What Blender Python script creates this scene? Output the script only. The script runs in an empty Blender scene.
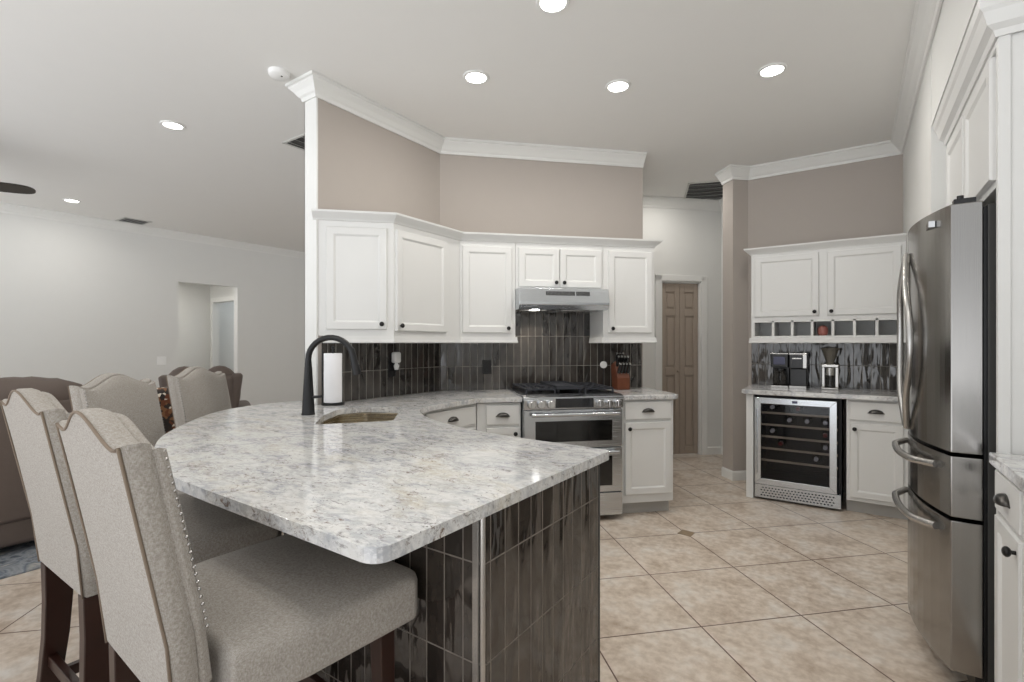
import bpy, bmesh, math, random
from mathutils import Vector, Matrix
random.seed(7)
PI = math.pi
S = bpy.context.scene
COL = S.collection
# ------------------------------------------------------------------ camera
cam_d = bpy.data.cameras.new('camera'); cam = bpy.data.objects.new('camera', cam_d); COL.objects.link(cam)
cam_d.sensor_width = 36.0; cam_d.lens = 497/1024*36.0; cam_d.clip_start = .05
cam_d.shift_y = 2.5/1024
cam.location = (0, 0, 1.30); cam.rotation_euler = (PI/2, 0, math.radians(34.5))
S.camera = cam
# ------------------------------------------------------------------ world / exposure
w = bpy.data.worlds.new('world'); S.world = w; w.use_nodes = True
bg = w.node_tree.nodes['Background']; WN, WL = w.node_tree.nodes, w.node_tree.links
wt = WN.new('ShaderNodeTexCoord'); wsx = WN.new('ShaderNodeSeparateXYZ'); wr = WN.new('ShaderNodeMapRange')
WL.new(wt.outputs['Generated'], wsx.inputs[0]); WL.new(wsx.outputs[2], wr.inputs[0])
# added fill glow below the horizon to light the ceiling, softer overcast sky above
wr.inputs[1].default_value = -.12; wr.inputs[2].default_value = .12; wr.inputs[3].default_value = 3.0; wr.inputs[4].default_value = 1.15
WL.new(wr.outputs[0], bg.inputs['Strength'])
bg.inputs['Color'].default_value = (.95, .97, 1, 1)
S.view_settings.view_transform = 'Standard'; S.view_settings.look = 'None'
S.view_settings.gamma = 1; S.view_settings.use_curve_mapping = False; S.view_settings.exposure = -0.15
LAMP = 7.0
HC = 2.965          # ceiling height

# ------------------------------------------------------------------ materials
def lin(c):
    r = []
    for v in c:
        v /= 255.0
        r.append(v/12.92 if v <= .04045 else ((v+.055)/1.055)**2.4)
    return (*r, 1)
MATS = {}
def new_mat(name):
    m = bpy.data.materials.new(name); m.use_nodes = True; MATS[name] = m
    return m, m.node_tree, m.node_tree.nodes['Principled BSDF']
def plain(name, c, rough=.5, metal=0, var=.03, scale=8, bump=0, bscale=60, spec=.5, coat=0):
    m, t, b = new_mat(name); N = t.nodes; L = t.links
    tc = N.new('ShaderNodeTexCoord'); nz = N.new('ShaderNodeTexNoise'); nz.inputs['Scale'].default_value = scale; nz.inputs['Detail'].default_value = 4
    L.new(tc.outputs['Object'], nz.inputs['Vector'])
    mx = N.new('ShaderNodeMix'); mx.data_type = 'RGBA'
    a = lin(c); mx.inputs[6].default_value = tuple(max(0, v*(1-var)) for v in a[:3])+(1,); mx.inputs[7].default_value = tuple(min(1, v*(1+var)) for v in a[:3])+(1,)
    L.new(nz.outputs['Fac'], mx.inputs[0]); L.new(mx.outputs[2], b.inputs['Base Color'])
    b.inputs['Roughness'].default_value = rough; b.inputs['Metallic'].default_value = metal
    b.inputs['Specular IOR Level'].default_value = spec; b.inputs['Coat Weight'].default_value = coat
    if bump:
        n2 = N.new('ShaderNodeTexNoise'); n2.inputs['Scale'].default_value = bscale; n2.inputs['Detail'].default_value = 3
        L.new(tc.outputs['Object'], n2.inputs['Vector'])
        bp = N.new('ShaderNodeBump'); bp.inputs['Strength'].default_value = bump; bp.inputs['Distance'].default_value = .01
        L.new(n2.outputs['Fac'], bp.inputs['Height']); L.new(bp.outputs['Normal'], b.inputs['Normal'])
    return m
plain('cab_white', (219, 219, 217), .38, var=.01)
plain('trim_white', (228, 228, 225), .45, var=.01)
plain('wall_white', (222, 222, 219), .8, var=.012, bump=.04, bscale=140)
plain('wall_taupe', (176, 168, 161), .8, var=.015, bump=.04, bscale=140)
plain('ceiling_paint', (232, 231, 228), .9, var=.01, bump=.05, bscale=120)
plain('door_taupe', (166, 153, 140), .5, var=.02)
plain('black_metal', (14, 14, 17), .32, spec=.5)
plain('black_plastic', (18, 18, 20), .25)
plain('iron', (58, 60, 66), .45, metal=.4)
plain('knob_black', (20, 18, 18), .3, metal=.3)
plain('pewter', (78, 76, 74), .28, metal=.9)
plain('chrome', (215, 215, 215), .12, metal=1)
plain('fridge_case', (70, 69, 67), .5, metal=.3)
plain('white_plastic', (238, 238, 236), .4)
plain('paper', (245, 245, 248), .9, bump=.1, bscale=200)
plain('espresso', (46, 24, 17), .35, var=.3, scale=14)
plain('block_wood', (100, 54, 32), .4, var=.25, scale=20)
plain('sofa_leather', (94, 82, 75), .6, var=.08, scale=6, bump=.7, bscale=7)
plain('fan_wood', (46, 40, 34), .45, var=.15)
plain('shelf_wood', (186, 172, 158), .4, var=.1)
plain('dark_interior', (20, 21, 25), .6)
plain('bottle_glass', (22, 30, 26), .12)
plain('foil_silver', (190, 190, 200), .3, metal=.8)
plain('foil_red', (110, 20, 28), .3, metal=.5)
plain('grille_dark', (60, 60, 60), .6)
plain('vent_white', (206, 206, 202), .6)
plain('clear_plastic', (96, 92, 84), .12)
plain('screen_dark', (16, 18, 24), .06, spec=.8)
plain('blue_led', (64, 66, 92), .3)
plain('beans', (58, 36, 22), .6, var=.5, scale=300)
plain('red_tin', (150, 92, 84), .35, var=.35, scale=50)
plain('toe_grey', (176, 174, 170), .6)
plain('accent_tile', (140, 122, 98), .4, var=.2, scale=60)
plain('pane_blue', (150, 160, 168), .3)
plain('nickel', (185, 183, 180), .25, metal=.9)
def metal_brushed(name, c, rough, vertical=True):
    m, t, b = new_mat(name); N = t.nodes; L = t.links
    tc = N.new('ShaderNodeTexCoord'); mp = N.new('ShaderNodeMapping')
    mp.inputs['Scale'].default_value = (400, 400, 4) if vertical else (4, 4, 400)
    nz = N.new('ShaderNodeTexNoise'); nz.inputs['Scale'].default_value = 1; nz.inputs['Detail'].default_value = 2
    L.new(tc.outputs['Object'], mp.inputs['Vector']); L.new(mp.outputs['Vector'], nz.inputs['Vector'])
    mr = N.new('ShaderNodeMapRange'); mr.inputs[3].default_value = rough-.06; mr.inputs[4].default_value = rough+.08
    L.new(nz.outputs['Fac'], mr.inputs[0]); L.new(mr.outputs[0], b.inputs['Roughness'])
    b.inputs['Base Color'].default_value = lin(c); b.inputs['Metallic'].default_value = 1
    bp = N.new('ShaderNodeBump'); bp.inputs['Strength'].default_value = .05; bp.inputs['Distance'].default_value = .001
    L.new(nz.outputs['Fac'], bp.inputs['Height']); L.new(bp.outputs['Normal'], b.inputs['Normal'])
metal_brushed('steel', (204, 208, 212), .24, False)
metal_brushed('fridge_steel', (150, 148, 145), .17, True)
metal_brushed('sink_steel', (200, 190, 170), .25, False)
def glass_dark(name, col, tr=.75):
    m, t, b = new_mat(name)
    b.inputs['Base Color'].default_value = lin(col); b.inputs['Roughness'].default_value = .03
    b.inputs['Alpha'].default_value = 1-tr; b.inputs['Specular IOR Level'].default_value = .7
glass_dark('cooler_glass', (8, 9, 14), .72); glass_dark('carafe_glass', (60, 58, 55), .5)
m, t, b = new_mat('oven_glass'); b.inputs['Base Color'].default_value = lin((14, 14, 14)); b.inputs['Roughness'].default_value = .08; b.inputs['Specular IOR Level'].default_value = .7
m, t, b = new_mat('lamp_lens'); b.inputs['Emission Color'].default_value = (1, .98, .95, 1); b.inputs['Emission Strength'].default_value = 12; b.inputs['Base Color'].default_value = (1, 1, 1, 1)

def ramp(N, pts):
    r = N.new('ShaderNodeValToRGB'); e = r.color_ramp.elements
    while len(e) < len(pts): e.new(.5)
    for i, (p, c) in enumerate(pts): e[i].position = p; e[i].color = c if len(c) == 4 else (*c, 1)
    return r
def granite():
    m, t, b = new_mat('granite'); N = t.nodes; L = t.links
    tc = N.new('ShaderNodeTexCoord')
    def noise(sc, det=6, rough=.6, dist=0, vec=None):
        n = N.new('ShaderNodeTexNoise'); n.inputs['Scale'].default_value = sc; n.inputs['Detail'].default_value = det
        n.inputs['Roughness'].default_value = rough; n.inputs['Distortion'].default_value = dist
        L.new(vec or tc.outputs['Object'], n.inputs['Vector']); return n.outputs['Fac']
    def mix(f, a, bb):
        x = N.new('ShaderNodeMix'); x.data_type = 'RGBA'
        L.new(f, x.inputs[0])
        if isinstance(a, tuple): x.inputs[6].default_value = a
        else: L.new(a, x.inputs[6])
        if isinstance(bb, tuple): x.inputs[7].default_value = bb
        else: L.new(bb, x.inputs[7])
        return x.outputs[2]
    def th(f, lo, hi, mx=1):
        r = N.new('ShaderNodeMapRange'); r.clamp = True; L.new(f, r.inputs[0]); r.inputs[1].default_value = lo; r.inputs[2].default_value = hi
        r.inputs[3].default_value = 0; r.inputs[4].default_value = mx; return r.outputs[0]
    def mul(a, bb):
        x = N.new('ShaderNodeMath'); x.operation = 'MULTIPLY'; L.new(a, x.inputs[0]); L.new(bb, x.inputs[1]); return x.outputs[0]
    mp = N.new('ShaderNodeMapping'); mp.inputs['Rotation'].default_value = (0, 0, math.radians(38)); mp.inputs['Scale'].default_value = (1, 1.9, 1.4)
    L.new(tc.outputs['Object'], mp.inputs['Vector']); v = mp.outputs['Vector']
    col = mix(th(noise(7, 5, .65, .8, v), .40, .64), lin((214, 213, 210)), lin((168, 170, 175)))
    col = mix(th(noise(2.6, 5, .65, 1.0, v), .52, .70, .5), col, lin((196, 184, 158)))
    col = mix(th(noise(30, 6, .7, .5, v), .46, .60, .75), col, lin((222, 222, 221)))
    col = mix(th(noise(15, 6, .8, 1.6, v), .565, .65, .8), col, lin((116, 112, 111)))
    col = mix(mul(th(noise(34, 6, .8, .9, v), .54, .62, .9), th(noise(4.5, 3, .6, .5, v), .45, .58)), col, lin((108, 88, 74)))
    col = mix(mul(th(noise(80, 5, .7, .3), .60, .66, .9), th(noise(7, 3, .6, 0), .43, .60)), col, lin((58, 52, 50)))
    L.new(col, b.inputs['Base Color']); b.inputs['Roughness'].default_value = .1; b.inputs['Specular IOR Level'].default_value = .55
granite()
def brickmat(name, bw, bh, mort, offx, offz, c1, c2, cm, rough, bump_h=.4, wav=.25, floor=False, spec=.5):
    m, t, b = new_mat(name); N = t.nodes; L = t.links
    tc = N.new('ShaderNodeTexCoord')
    if floor:
        mp = N.new('ShaderNodeMapping'); mp.vector_type = 'POINT'
        mp.inputs['Rotation'].default_value = (0, 0, -PI/4); mp.inputs['Location'].default_value = (offx, offz, 0)
        L.new(tc.outputs['Object'], mp.inputs['Vector']); vec = mp.outputs['Vector']
    else:
        sp = N.new('ShaderNodeSeparateXYZ'); L.new(tc.outputs['Object'], sp.inputs[0])
        cb = N.new('ShaderNodeCombineXYZ'); L.new(sp.outputs[0], cb.inputs[0]); L.new(sp.outputs[2], cb.inputs[1])
        mp = N.new('ShaderNodeMapping'); mp.inputs['Location'].default_value = (offx, offz, 0)
        L.new(cb.outputs[0], mp.inputs['Vector']); vec = mp.outputs['Vector']
    br = N.new('ShaderNodeTexBrick'); br.offset = 0; br.squash = 1
    br.inputs['Scale'].default_value = 1; br.inputs['Mortar Size'].default_value = mort; br.inputs['Mortar Smooth'].default_value = .15
    br.inputs['Brick Width'].default_value = bw; br.inputs['Row Height'].default_value = bh; br.inputs['Bias'].default_value = 0
    br.inputs['Color1'].default_value = lin(c1); br.inputs['Color2'].default_value = lin(c2); br.inputs['Mortar'].default_value = lin(cm)
    L.new(vec, br.inputs['Vector'])
    return m, N, L, b, br, tc, vec
def floor_mat():
    P_ = .522
    m, N, L, b, br, tc, vec = brickmat('floor_tile', P_, P_, .0035, -1.27 % P_, -2.085 % P_, (206, 190, 170), (196, 180, 160), (96, 76, 66), .3, floor=True)
    n1 = N.new('ShaderNodeTexNoise'); n1.inputs['Scale'].default_value = 5; n1.inputs['Detail'].default_value = 8; n1.inputs['Roughness'].default_value = .7; L.new(tc.outputs['Object'], n1.inputs['Vector'])
    r1 = ramp(N, [(.3, lin((176, 158, 140))), (.5, lin((212, 199, 185))), (.68, lin((220, 214, 206)))]); L.new(n1.outputs['Fac'], r1.inputs[0])
    n2 = N.new('ShaderNodeTexNoise'); n2.inputs['Scale'].default_value = 26; n2.inputs['Detail'].default_value = 5; L.new(tc.outputs['Object'], n2.inputs['Vector'])
    r2 = ramp(N, [(.35, (.74, .70, .66)), (.6, (1, 1, 1))]); L.new(n2.outputs['Fac'], r2.inputs[0])
    mu = N.new('ShaderNodeMix'); mu.data_type = 'RGBA'; mu.blend_type = 'MULTIPLY'; mu.inputs[0].default_value = .7
    L.new(r1.outputs[0], mu.inputs[6]); L.new(r2.outputs[0], mu.inputs[7])
    mx = N.new('ShaderNodeMix'); mx.data_type = 'RGBA'; L.new(br.outputs['Fac'], mx.inputs[0]); L.new(mu.outputs[2], mx.inputs[6]); mx.inputs[7].default_value = lin((100, 78, 68))
    L.new(mx.outputs[2], b.inputs['Base Color']); b.inputs['Roughness'].default_value = .33; b.inputs['Specular IOR Level'].default_value = .35
    bp = N.new('ShaderNodeBump'); bp.inputs['Strength'].default_value = .5; bp.inputs['Distance'].default_value = .003; bp.invert = True
    L.new(br.outputs['Fac'], bp.inputs['Height']); L.new(bp.outputs['Normal'], b.inputs['Normal'])
floor_mat()
def splash_mat(name, offx, offz, c1, c2, bw=.0615, cm=(150, 146, 139), bm_=1):
    m, N, L, b, br, tc, vec = brickmat(name, bw, .252, .0022, offx, offz, c1, c2, cm, .1)
    nz = N.new('ShaderNodeTexNoise'); nz.inputs['Scale'].default_value = 1; nz.inputs['Detail'].default_value = 1.6; nz.inputs['Distortion'].default_value = .4
    mp = N.new('ShaderNodeMapping'); mp.inputs['Scale'].default_value = (13, 4.5, 1); L.new(vec, mp.inputs['Vector']); L.new(mp.outputs[0], nz.inputs['Vector'])
    n3 = N.new('ShaderNodeTexNoise'); n3.inputs['Scale'].default_value = 1; n3.inputs['Detail'].default_value = 5
    m3 = N.new('ShaderNodeMapping'); m3.inputs['Scale'].default_value = (30, 11, 1); L.new(vec, m3.inputs['Vector']); L.new(m3.outputs[0], n3.inputs['Vector'])
    rr = ramp(N, [(.35, (.8, .8, .8)), (.66, (1.3, 1.28, 1.25))]); L.new(n3.outputs['Fac'], rr.inputs[0])
    mu = N.new('ShaderNodeMix'); mu.data_type = 'RGBA'; mu.blend_type = 'MULTIPLY'; mu.inputs[0].default_value = .8
    L.new(br.outputs['Color'], mu.inputs[6]); L.new(rr.outputs[0], mu.inputs[7]); L.new(mu.outputs[2], b.inputs['Base Color'])
    mr = N.new('ShaderNodeMapRange'); mr.inputs[3].default_value = .07; mr.inputs[4].default_value = .7; L.new(br.outputs['Fac'], mr.inputs[0]); L.new(mr.outputs[0], b.inputs['Roughness'])
    iv = N.new('ShaderNodeMath'); iv.operation = 'MULTIPLY_ADD'; L.new(br.outputs['Fac'], iv.inputs[0]); iv.inputs[1].default_value = -.6; L.new(nz.outputs['Fac'], iv.inputs[2])
    bp = N.new('ShaderNodeBump'); bp.inputs['Strength'].default_value = 1; bp.inputs['Distance'].default_value = .0095
    b.inputs['Specular IOR Level'].default_value = .85
    L.new(iv.outputs[0], bp.inputs['Height']); L.new(bp.outputs['Normal'], b.inputs['Normal'])
splash_mat('splash_tile', 0, -1.11 % .252, (40, 37, 35), (70, 65, 61), .0615)
splash_mat('bar_tile', .045, -.751 % .252, (40, 36, 33), (60, 54, 49), .0635, (112, 104, 96))
def fabric():
    m, t, b = new_mat('linen'); N = t.nodes; L = t.links
    tc = N.new('ShaderNodeTexCoord')
    outs = []
    for sc in ((1400, 160, 160), (160, 160, 1400), (160, 1400, 160)):
        mp = N.new('ShaderNodeMapping'); mp.inputs['Scale'].default_value = sc; L.new(tc.outputs['Object'], mp.inputs['Vector'])
        n = N.new('ShaderNodeTexNoise'); n.inputs['Scale'].default_value = 1; n.inputs['Detail'].default_value = 2; L.new(mp.outputs[0], n.inputs['Vector']); outs.append(n.outputs['Fac'])
    a = N.new('ShaderNodeMath'); a.operation = 'ADD'; L.new(outs[0], a.inputs[0]); L.new(outs[1], a.inputs[1])
    a2 = N.new('ShaderNodeMath'); a2.operation = 'ADD'; L.new(a.outputs[0], a2.inputs[0]); L.new(outs[2], a2.inputs[1])
    mr = N.new('ShaderNodeMapRange'); mr.inputs[1].default_value = 1.2; mr.inputs[2].default_value = 1.8; L.new(a2.outputs[0], mr.inputs[0])
    rr = ramp(N, [(0, lin((144, 138, 130))), (.5, lin((163, 157, 150))), (1, lin((181, 177, 171)))]); L.new(mr.outputs[0], rr.inputs[0])
    L.new(rr.outputs[0], b.inputs['Base Color']); b.inputs['Roughness'].default_value = .95; b.inputs['Specular IOR Level'].default_value = .1
    b.inputs['Sheen Weight'].default_value = .1
    bp = N.new('ShaderNodeBump'); bp.inputs['Strength'].default_value = .25; bp.inputs['Distance'].default_value = .002
    L.new(a2.outputs[0], bp.inputs['Height']); L.new(bp.outputs['Normal'], b.inputs['Normal'])
fabric()
plain('piping_tan', (122, 108, 94), .9)
def mottled():
    m, t, b = new_mat('mottled_fabric'); N = t.nodes; L = t.links
    tc = N.new('ShaderNodeTexCoord'); v = N.new('ShaderNodeTexVoronoi'); v.inputs['Scale'].default_value = 42; L.new(tc.outputs['Object'], v.inputs['Vector'])
    rr = ramp(N, [(0, lin((40, 28, 20))), (.3, lin((120, 82, 52))), (.5, lin((30, 24, 22))), (.68, lin((215, 205, 190))), (.8, lin((96, 50, 24)))])
    rr.color_ramp.interpolation = 'CONSTANT'
    sp = N.new('ShaderNodeSeparateColor'); L.new(v.outputs['Color'], sp.inputs[0]); L.new(sp.outputs[0], rr.inputs[0]); L.new(rr.outputs[0], b.inputs['Base Color'])
    b.inputs['Roughness'].default_value = .6
    m, t, b = new_mat('rug_weave'); N = t.nodes; L = t.links
    tc = N.new('ShaderNodeTexCoord'); n = N.new('ShaderNodeTexNoise'); n.inputs['Scale'].default_value = 5; n.inputs['Detail'].default_value = 8; n.inputs['Distortion'].default_value = 2; L.new(tc.outputs['Object'], n.inputs['Vector'])
    rr = ramp(N, [(.35, lin((84, 92, 102))), (.48, lin((150, 154, 158))), (.55, lin((100, 110, 122))), (.65, lin((176, 174, 168)))]); L.new(n.outputs['Fac'], rr.inputs[0]); L.new(rr.outputs[0], b.inputs['Base Color'])
    b.inputs['Roughness'].default_value = .95
mottled()

# ------------------------------------------------------------------ mesh helpers
class MB:
    def __init__(s): s.bm = bmesh.new(); s.smooth = False
    def box(s, x0, x1, y0, y1, z0, z1, mat=None):
        M = Matrix.Translation(((x0+x1)/2, (y0+y1)/2, (z0+z1)/2)) @ Matrix.Diagonal((abs(x1-x0), abs(y1-y0), abs(z1-z0), 1))
        if mat is not None: M = mat @ M
        bmesh.ops.create_cube(s.bm, size=1, matrix=M); return s
    def cyl(s, c, r, h, axis='z', seg=24, r2=None):
        R = {'z': Matrix(), 'x': Matrix.Rotation(PI/2, 4, 'Y'), 'y': Matrix.Rotation(-PI/2, 4, 'X')}[axis]
        bmesh.ops.create_cone(s.bm, cap_ends=True, segments=seg, radius1=r, radius2=r if r2 is None else r2, depth=h, matrix=Matrix.Translation(c) @ R @ Matrix.Translation((0, 0, h/2))); return s
    def sphere(s, c, r, sc=(1, 1, 1), seg=16):
        bmesh.ops.create_uvsphere(s.bm, u_segments=seg, v_segments=max(6, seg//2), radius=r, matrix=Matrix.Translation(c) @ Matrix.Diagonal((*sc, 1))); return s
    def lathe(s, prof, c=(0, 0, 0), seg=28, M=None):
        vs = []
        for i in range(seg):
            a = 2*PI*i/seg
            ring = []
            for r, z in prof:
                p = Vector((c[0]+r*math.cos(a), c[1]+r*math.sin(a), c[2]+z))
                if M: p = M @ p
                ring.append(s.bm.verts.new(p))
            vs.append(ring)
        for i in range(seg):
            A, B = vs[i], vs[(i+1) % seg]
            for j in range(len(prof)-1): s.bm.faces.new((A[j], B[j], B[j+1], A[j+1]))
        if prof[0][0] > 1e-4: s.bm.faces.new([v[0] for v in vs][::-1])
        if prof[-1][0] > 1e-4: s.bm.faces.new([v[-1] for v in vs])
        return s
    def prism(s, pts, z0, z1):
        a = [s.bm.verts.new((x, y, z0)) for x, y in pts]; b = [s.bm.verts.new((x, y, z1)) for x, y in pts]
        n = len(pts)
        for i in range(n): s.bm.faces.new((a[i], a[(i+1) % n], b[(i+1) % n], b[i]))
        s.bm.faces.new(a[::-1]); s.bm.faces.new(b); return s
    def prism_y(s, pts, y0, y1):      # outline in x,z
        a = [s.bm.verts.new((x, y0, z)) for x, z in pts]; b = [s.bm.verts.new((x, y1, z)) for x, z in pts]
        n = len(pts)
        for i in range(n): s.bm.faces.new((a[i], a[(i+1) % n], b[(i+1) % n], b[i]))
        s.bm.faces.new(a[::-1]); s.bm.faces.new(b); return s
    def prism_x(s, pts, x0, x1):      # outline in y,z
        a = [s.bm.verts.new((x0, y, z)) for y, z in pts]; b = [s.bm.verts.new((x1, y, z)) for y, z in pts]
        n = len(pts)
        for i in range(n): s.bm.faces.new((a[i], a[(i+1) % n], b[(i+1) % n], b[i]))
        s.bm.faces.new(a[::-1]); s.bm.faces.new(b); return s
    def tube(s, pts, rad, seg=12, closed=False):
        pts = [Vector(p) for p in pts]; n = len(pts)
        rads = rad if isinstance(rad, (list, tuple)) else [rad]*n
        rings = []; up = Vector((0, 0, 1)); prev = None
        for i, p in enumerate(pts):
            if closed: d = pts[(i+1) % n]-pts[i-1]
            else: d = pts[min(i+1, n-1)]-pts[max(i-1, 0)]
            d.normalize()
            if prev is None:
                nrm = d.cross(up)
                if nrm.length < .1: nrm = d.cross(Vector((1, 0, 0)))
            else: nrm = prev-d*prev.dot(d)
            nrm.normalize(); prev = nrm; bi = d.cross(nrm)
            rings.append([s.bm.verts.new(p+(nrm*math.cos(2*PI*k/seg)+bi*math.sin(2*PI*k/seg))*rads[i]) for k in range(seg)])
        for i in range(n if closed else n-1):
            A, B = rings[i], rings[(i+1) % n]
            for k in range(seg): s.bm.faces.new((A[k], A[(k+1) % seg], B[(k+1) % seg], B[k]))
        if not closed: s.bm.faces.new(rings[0][::-1]); s.bm.faces.new(rings[-1])
        return s
    def sweep(s, path, prof, closed=False):
        """prof: (offset to the LEFT of travel, z); mitred."""
        n = len(path); rings = []
        for i in range(n):
            p = Vector(path[i])
            def dr(a, b): return (Vector(path[b])-Vector(path[a])).normalized()
            if closed: d0 = dr((i-1) % n, i); d1 = dr(i, (i+1) % n)
            else:
                d1 = dr(i, i+1) if i < n-1 else dr(i-1, i); d0 = dr(i-1, i) if i > 0 else d1
            n0 = Vector((-d0.y, d0.x)); n1 = Vector((-d1.y, d1.x)); m = (n0+n1).normalized(); k = 1/max(.3, m.dot(n0))
            rings.append([s.bm.verts.new((p.x+m.x*o*k, p.y+m.y*o*k, z)) for o, z in prof])
        q = len(prof)
        for i in range(n if closed else n-1):
            A, B = rings[i], rings[(i+1) % n]
            for j in range(q): s.bm.faces.new((A[j], A[(j+1) % q], B[(j+1) % q], B[j]))
        if not closed: s.bm.faces.new(rings[0][::-1]); s.bm.faces.new(rings[-1])
        return s
    def build(s, name, mat, parent=None, bevel=0, seg=2, smooth=False, sub=0, loc=None, rot=0):
        bm = s.bm
        bmesh.ops.recalc_face_normals(bm, faces=bm.faces[:])
        me = bpy.data.meshes.new(name); bm.to_mesh(me); bm.free()
        me.materials.append(MATS[mat])
        o = bpy.data.objects.new(name, me); COL.objects.link(o)
        if smooth:
            for p in me.polygons: p.use_smooth = True
        if smooth == 'auto' or bevel: me.shade_smooth() if False else None
        if bevel:
            md = o.modifiers.new('bevel', 'BEVEL'); md.width = bevel; md.segments = seg; md.limit_method = 'ANGLE'; md.angle_limit = math.radians(40); md.harden_normals = False
        if sub:
            md = o.modifiers.new('sub', 'SUBSURF'); md.levels = sub; md.render_levels = sub
        if smooth == 'auto':
            try: me.set_sharp_from_angle(angle=math.radians(40))
            except Exception: pass
        if parent: o.parent = parent
        if loc is not None: o.location = loc
        if rot: o.rotation_euler = (0, 0, rot)
        return o
def tag(o, label, cat, group=None, kind=None):
    if label: o['label'] = label
    if cat: o['category'] = cat
    if group: o['group'] = group
    if kind: o['kind'] = kind
    return o
def thing(name, label, cat, loc=(0, 0, 0), rot=0, group=None):
    o = bpy.data.objects.new(name, None); o.empty_display_size = .1; COL.objects.link(o)
    o.location = loc; o.rotation_euler = (0, 0, rot)
    return tag(o, label, cat, group)
def struct(name, mb, mat, **k):
    o = mb.build(name, mat, **k); o['kind'] = 'structure'; return o
def copy_tree(o, parent=None):
    c = o.copy(); COL.objects.link(c)
    if parent is not None: c.parent = parent
    for ch in list(o.children): copy_tree(ch, c)
    return c
def smoothcurve(pts, n=8, closed=False):
    out = []; N_ = len(pts)
    rng = range(N_ if closed else N_-1)
    for i in rng:
        g = lambda k: Vector(pts[k % N_]) if closed else Vector(pts[max(0, min(N_-1, k))])
        p0, p1, p2, p3 = g(i-1), g(i), g(i+1), g(i+2)
        for j in range(n):
            t = j/n
            out.append(tuple(.5*((2*p1)+(p2-p0)*t+(2*p0-5*p1+4*p2-p3)*t*t+(3*p1-p0-3*p2+p3)*t**3)))
    if not closed: out.append(tuple(pts[-1]))
    return out
def rounded(pts, rads, n=6):
    out = []; N_ = len(pts)
    for i, p in enumerate(pts):
        r = rads[i]; p = Vector(p)
        if r <= 0: out.append(tuple(p)); continue
        a = (Vector(pts[i-1])-p); b = (Vector(pts[(i+1) % N_])-p)
        an = a.normalized(); bn = b.normalized(); ang = an.angle(bn); d = min(r/math.tan(ang/2), a.length*.49, b.length*.49)
        A = p+an*d; B = p+bn*d
        for k in range(n+1):
            t = k/n; out.append(tuple(A*(1-t)**2+p*2*t*(1-t)+B*t*t))
    return out
R2 = math.sqrt(.5)
W1X = -2.8; CO = Vector((-2.8, 3.03))              # kitchen corner; second wall runs at 45 degrees
def w2(s, d): return (CO.x+(s+d)*R2, CO.y+(s-d)*R2)

# ------------------------------------------------------------------ room shell
fl = MB(); fl.box(-10.2, 1.3, -1.3, 9.5, -.05, 0); struct('floor', fl, 'floor_tile')
ce = MB(); ce.box(-10.2, 1.3, -1.8, 9.5, HC, HC+.05); struct('ceiling', ce, 'ceiling_paint')
t_ = MB(); v = [(-.985, 3.478), (-.975, 3.54), (-.895, 3.52), (-.92, 3.455)]
t_.prism([(-.995, 3.445), (-.905, 3.435), (-.895, 3.525), (-.985, 3.535)], 0, .0015); struct('trim_1', t_, 'accent_tile')
T = .12
# wall along the sink run, end cap toward camera
struct('wall_left', MB().prism([(W1X, 1.90), (W1X, CO.y), (W1X-T, CO.y+T*.414), (W1X-T, 1.90)], 0, HC), 'wall_taupe')
e2 = w2(1.78, 0); e2b = w2(1.78, -T)
struct('wall_back', MB().prism([(CO.x, CO.y), e2, e2b, (W1X-T, CO.y+T*.414)], 0, HC), 'wall_taupe')
struct('trim_2', MB().box(W1X-T-.004, W1X+.002, 1.888, 1.90, 0, HC-.108).box(W1X-T-.004, W1X-T, 1.888, 3.0, 0, HC-.108), 'trim_white')
# nook walls
struct('wall_nook', MB().prism([(-.83, 5.19), (.335, 5.19), (.335, 5.31), (-.95, 5.31), (-1.06, 5.20), (-.943, 5.075)], 0, HC), 'wall_taupe')
struct('wall_right', MB().prism([(.335, 5.31), (.335, 3.40), (.345, 3.40), (1.17, 3.40), (1.17, 3.52), (.46, 3.52), (.46, 5.31)], 0, HC), 'wall_white')
struct('wall_side', MB().box(1.05, 1.17, -1.2, 3.40, 0, HC), 'wall_white')
struct('wall_header', MB().box(.337, 1.05, 2.22, 3.40, 2.445, HC), 'wall_white')
# pantry wall with door opening (plane at 45 degrees, y-x = 7.5)
def pw(s, d): return (-3.4+(s+d)*R2, 4.1+(s-d)*R2)
# positions along it: s such that point = (-1.86,5.753) etc
sL = ((-1.885+3.4)+(5.74-4.1))*R2; sR = sL+.50; sE = ((-1.285+3.4)+(6.215-4.1))*R2+.0
struct('wall_pantry', MB().prism([pw(.2, 0), pw(sL, 0), pw(sL, -T), pw(.2, -T)], 0, HC), 'wall_white')
struct('wall_pantry_right', MB().prism([pw(sR, 0), pw(sE, 0), pw(sE, -T), pw(sR, -T)], 0, HC).prism([pw(sL, 0), pw(sR, 0), pw(sR, -T), pw(sL, -T)], 2.02, HC), 'wall_white')
struct('wall_hall', MB().prism([pw(sE, 0), pw(sE+.1, 0), pw(sE+.1, 1.3), pw(sE, 1.3)], 0, HC), 'wall_white')
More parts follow.
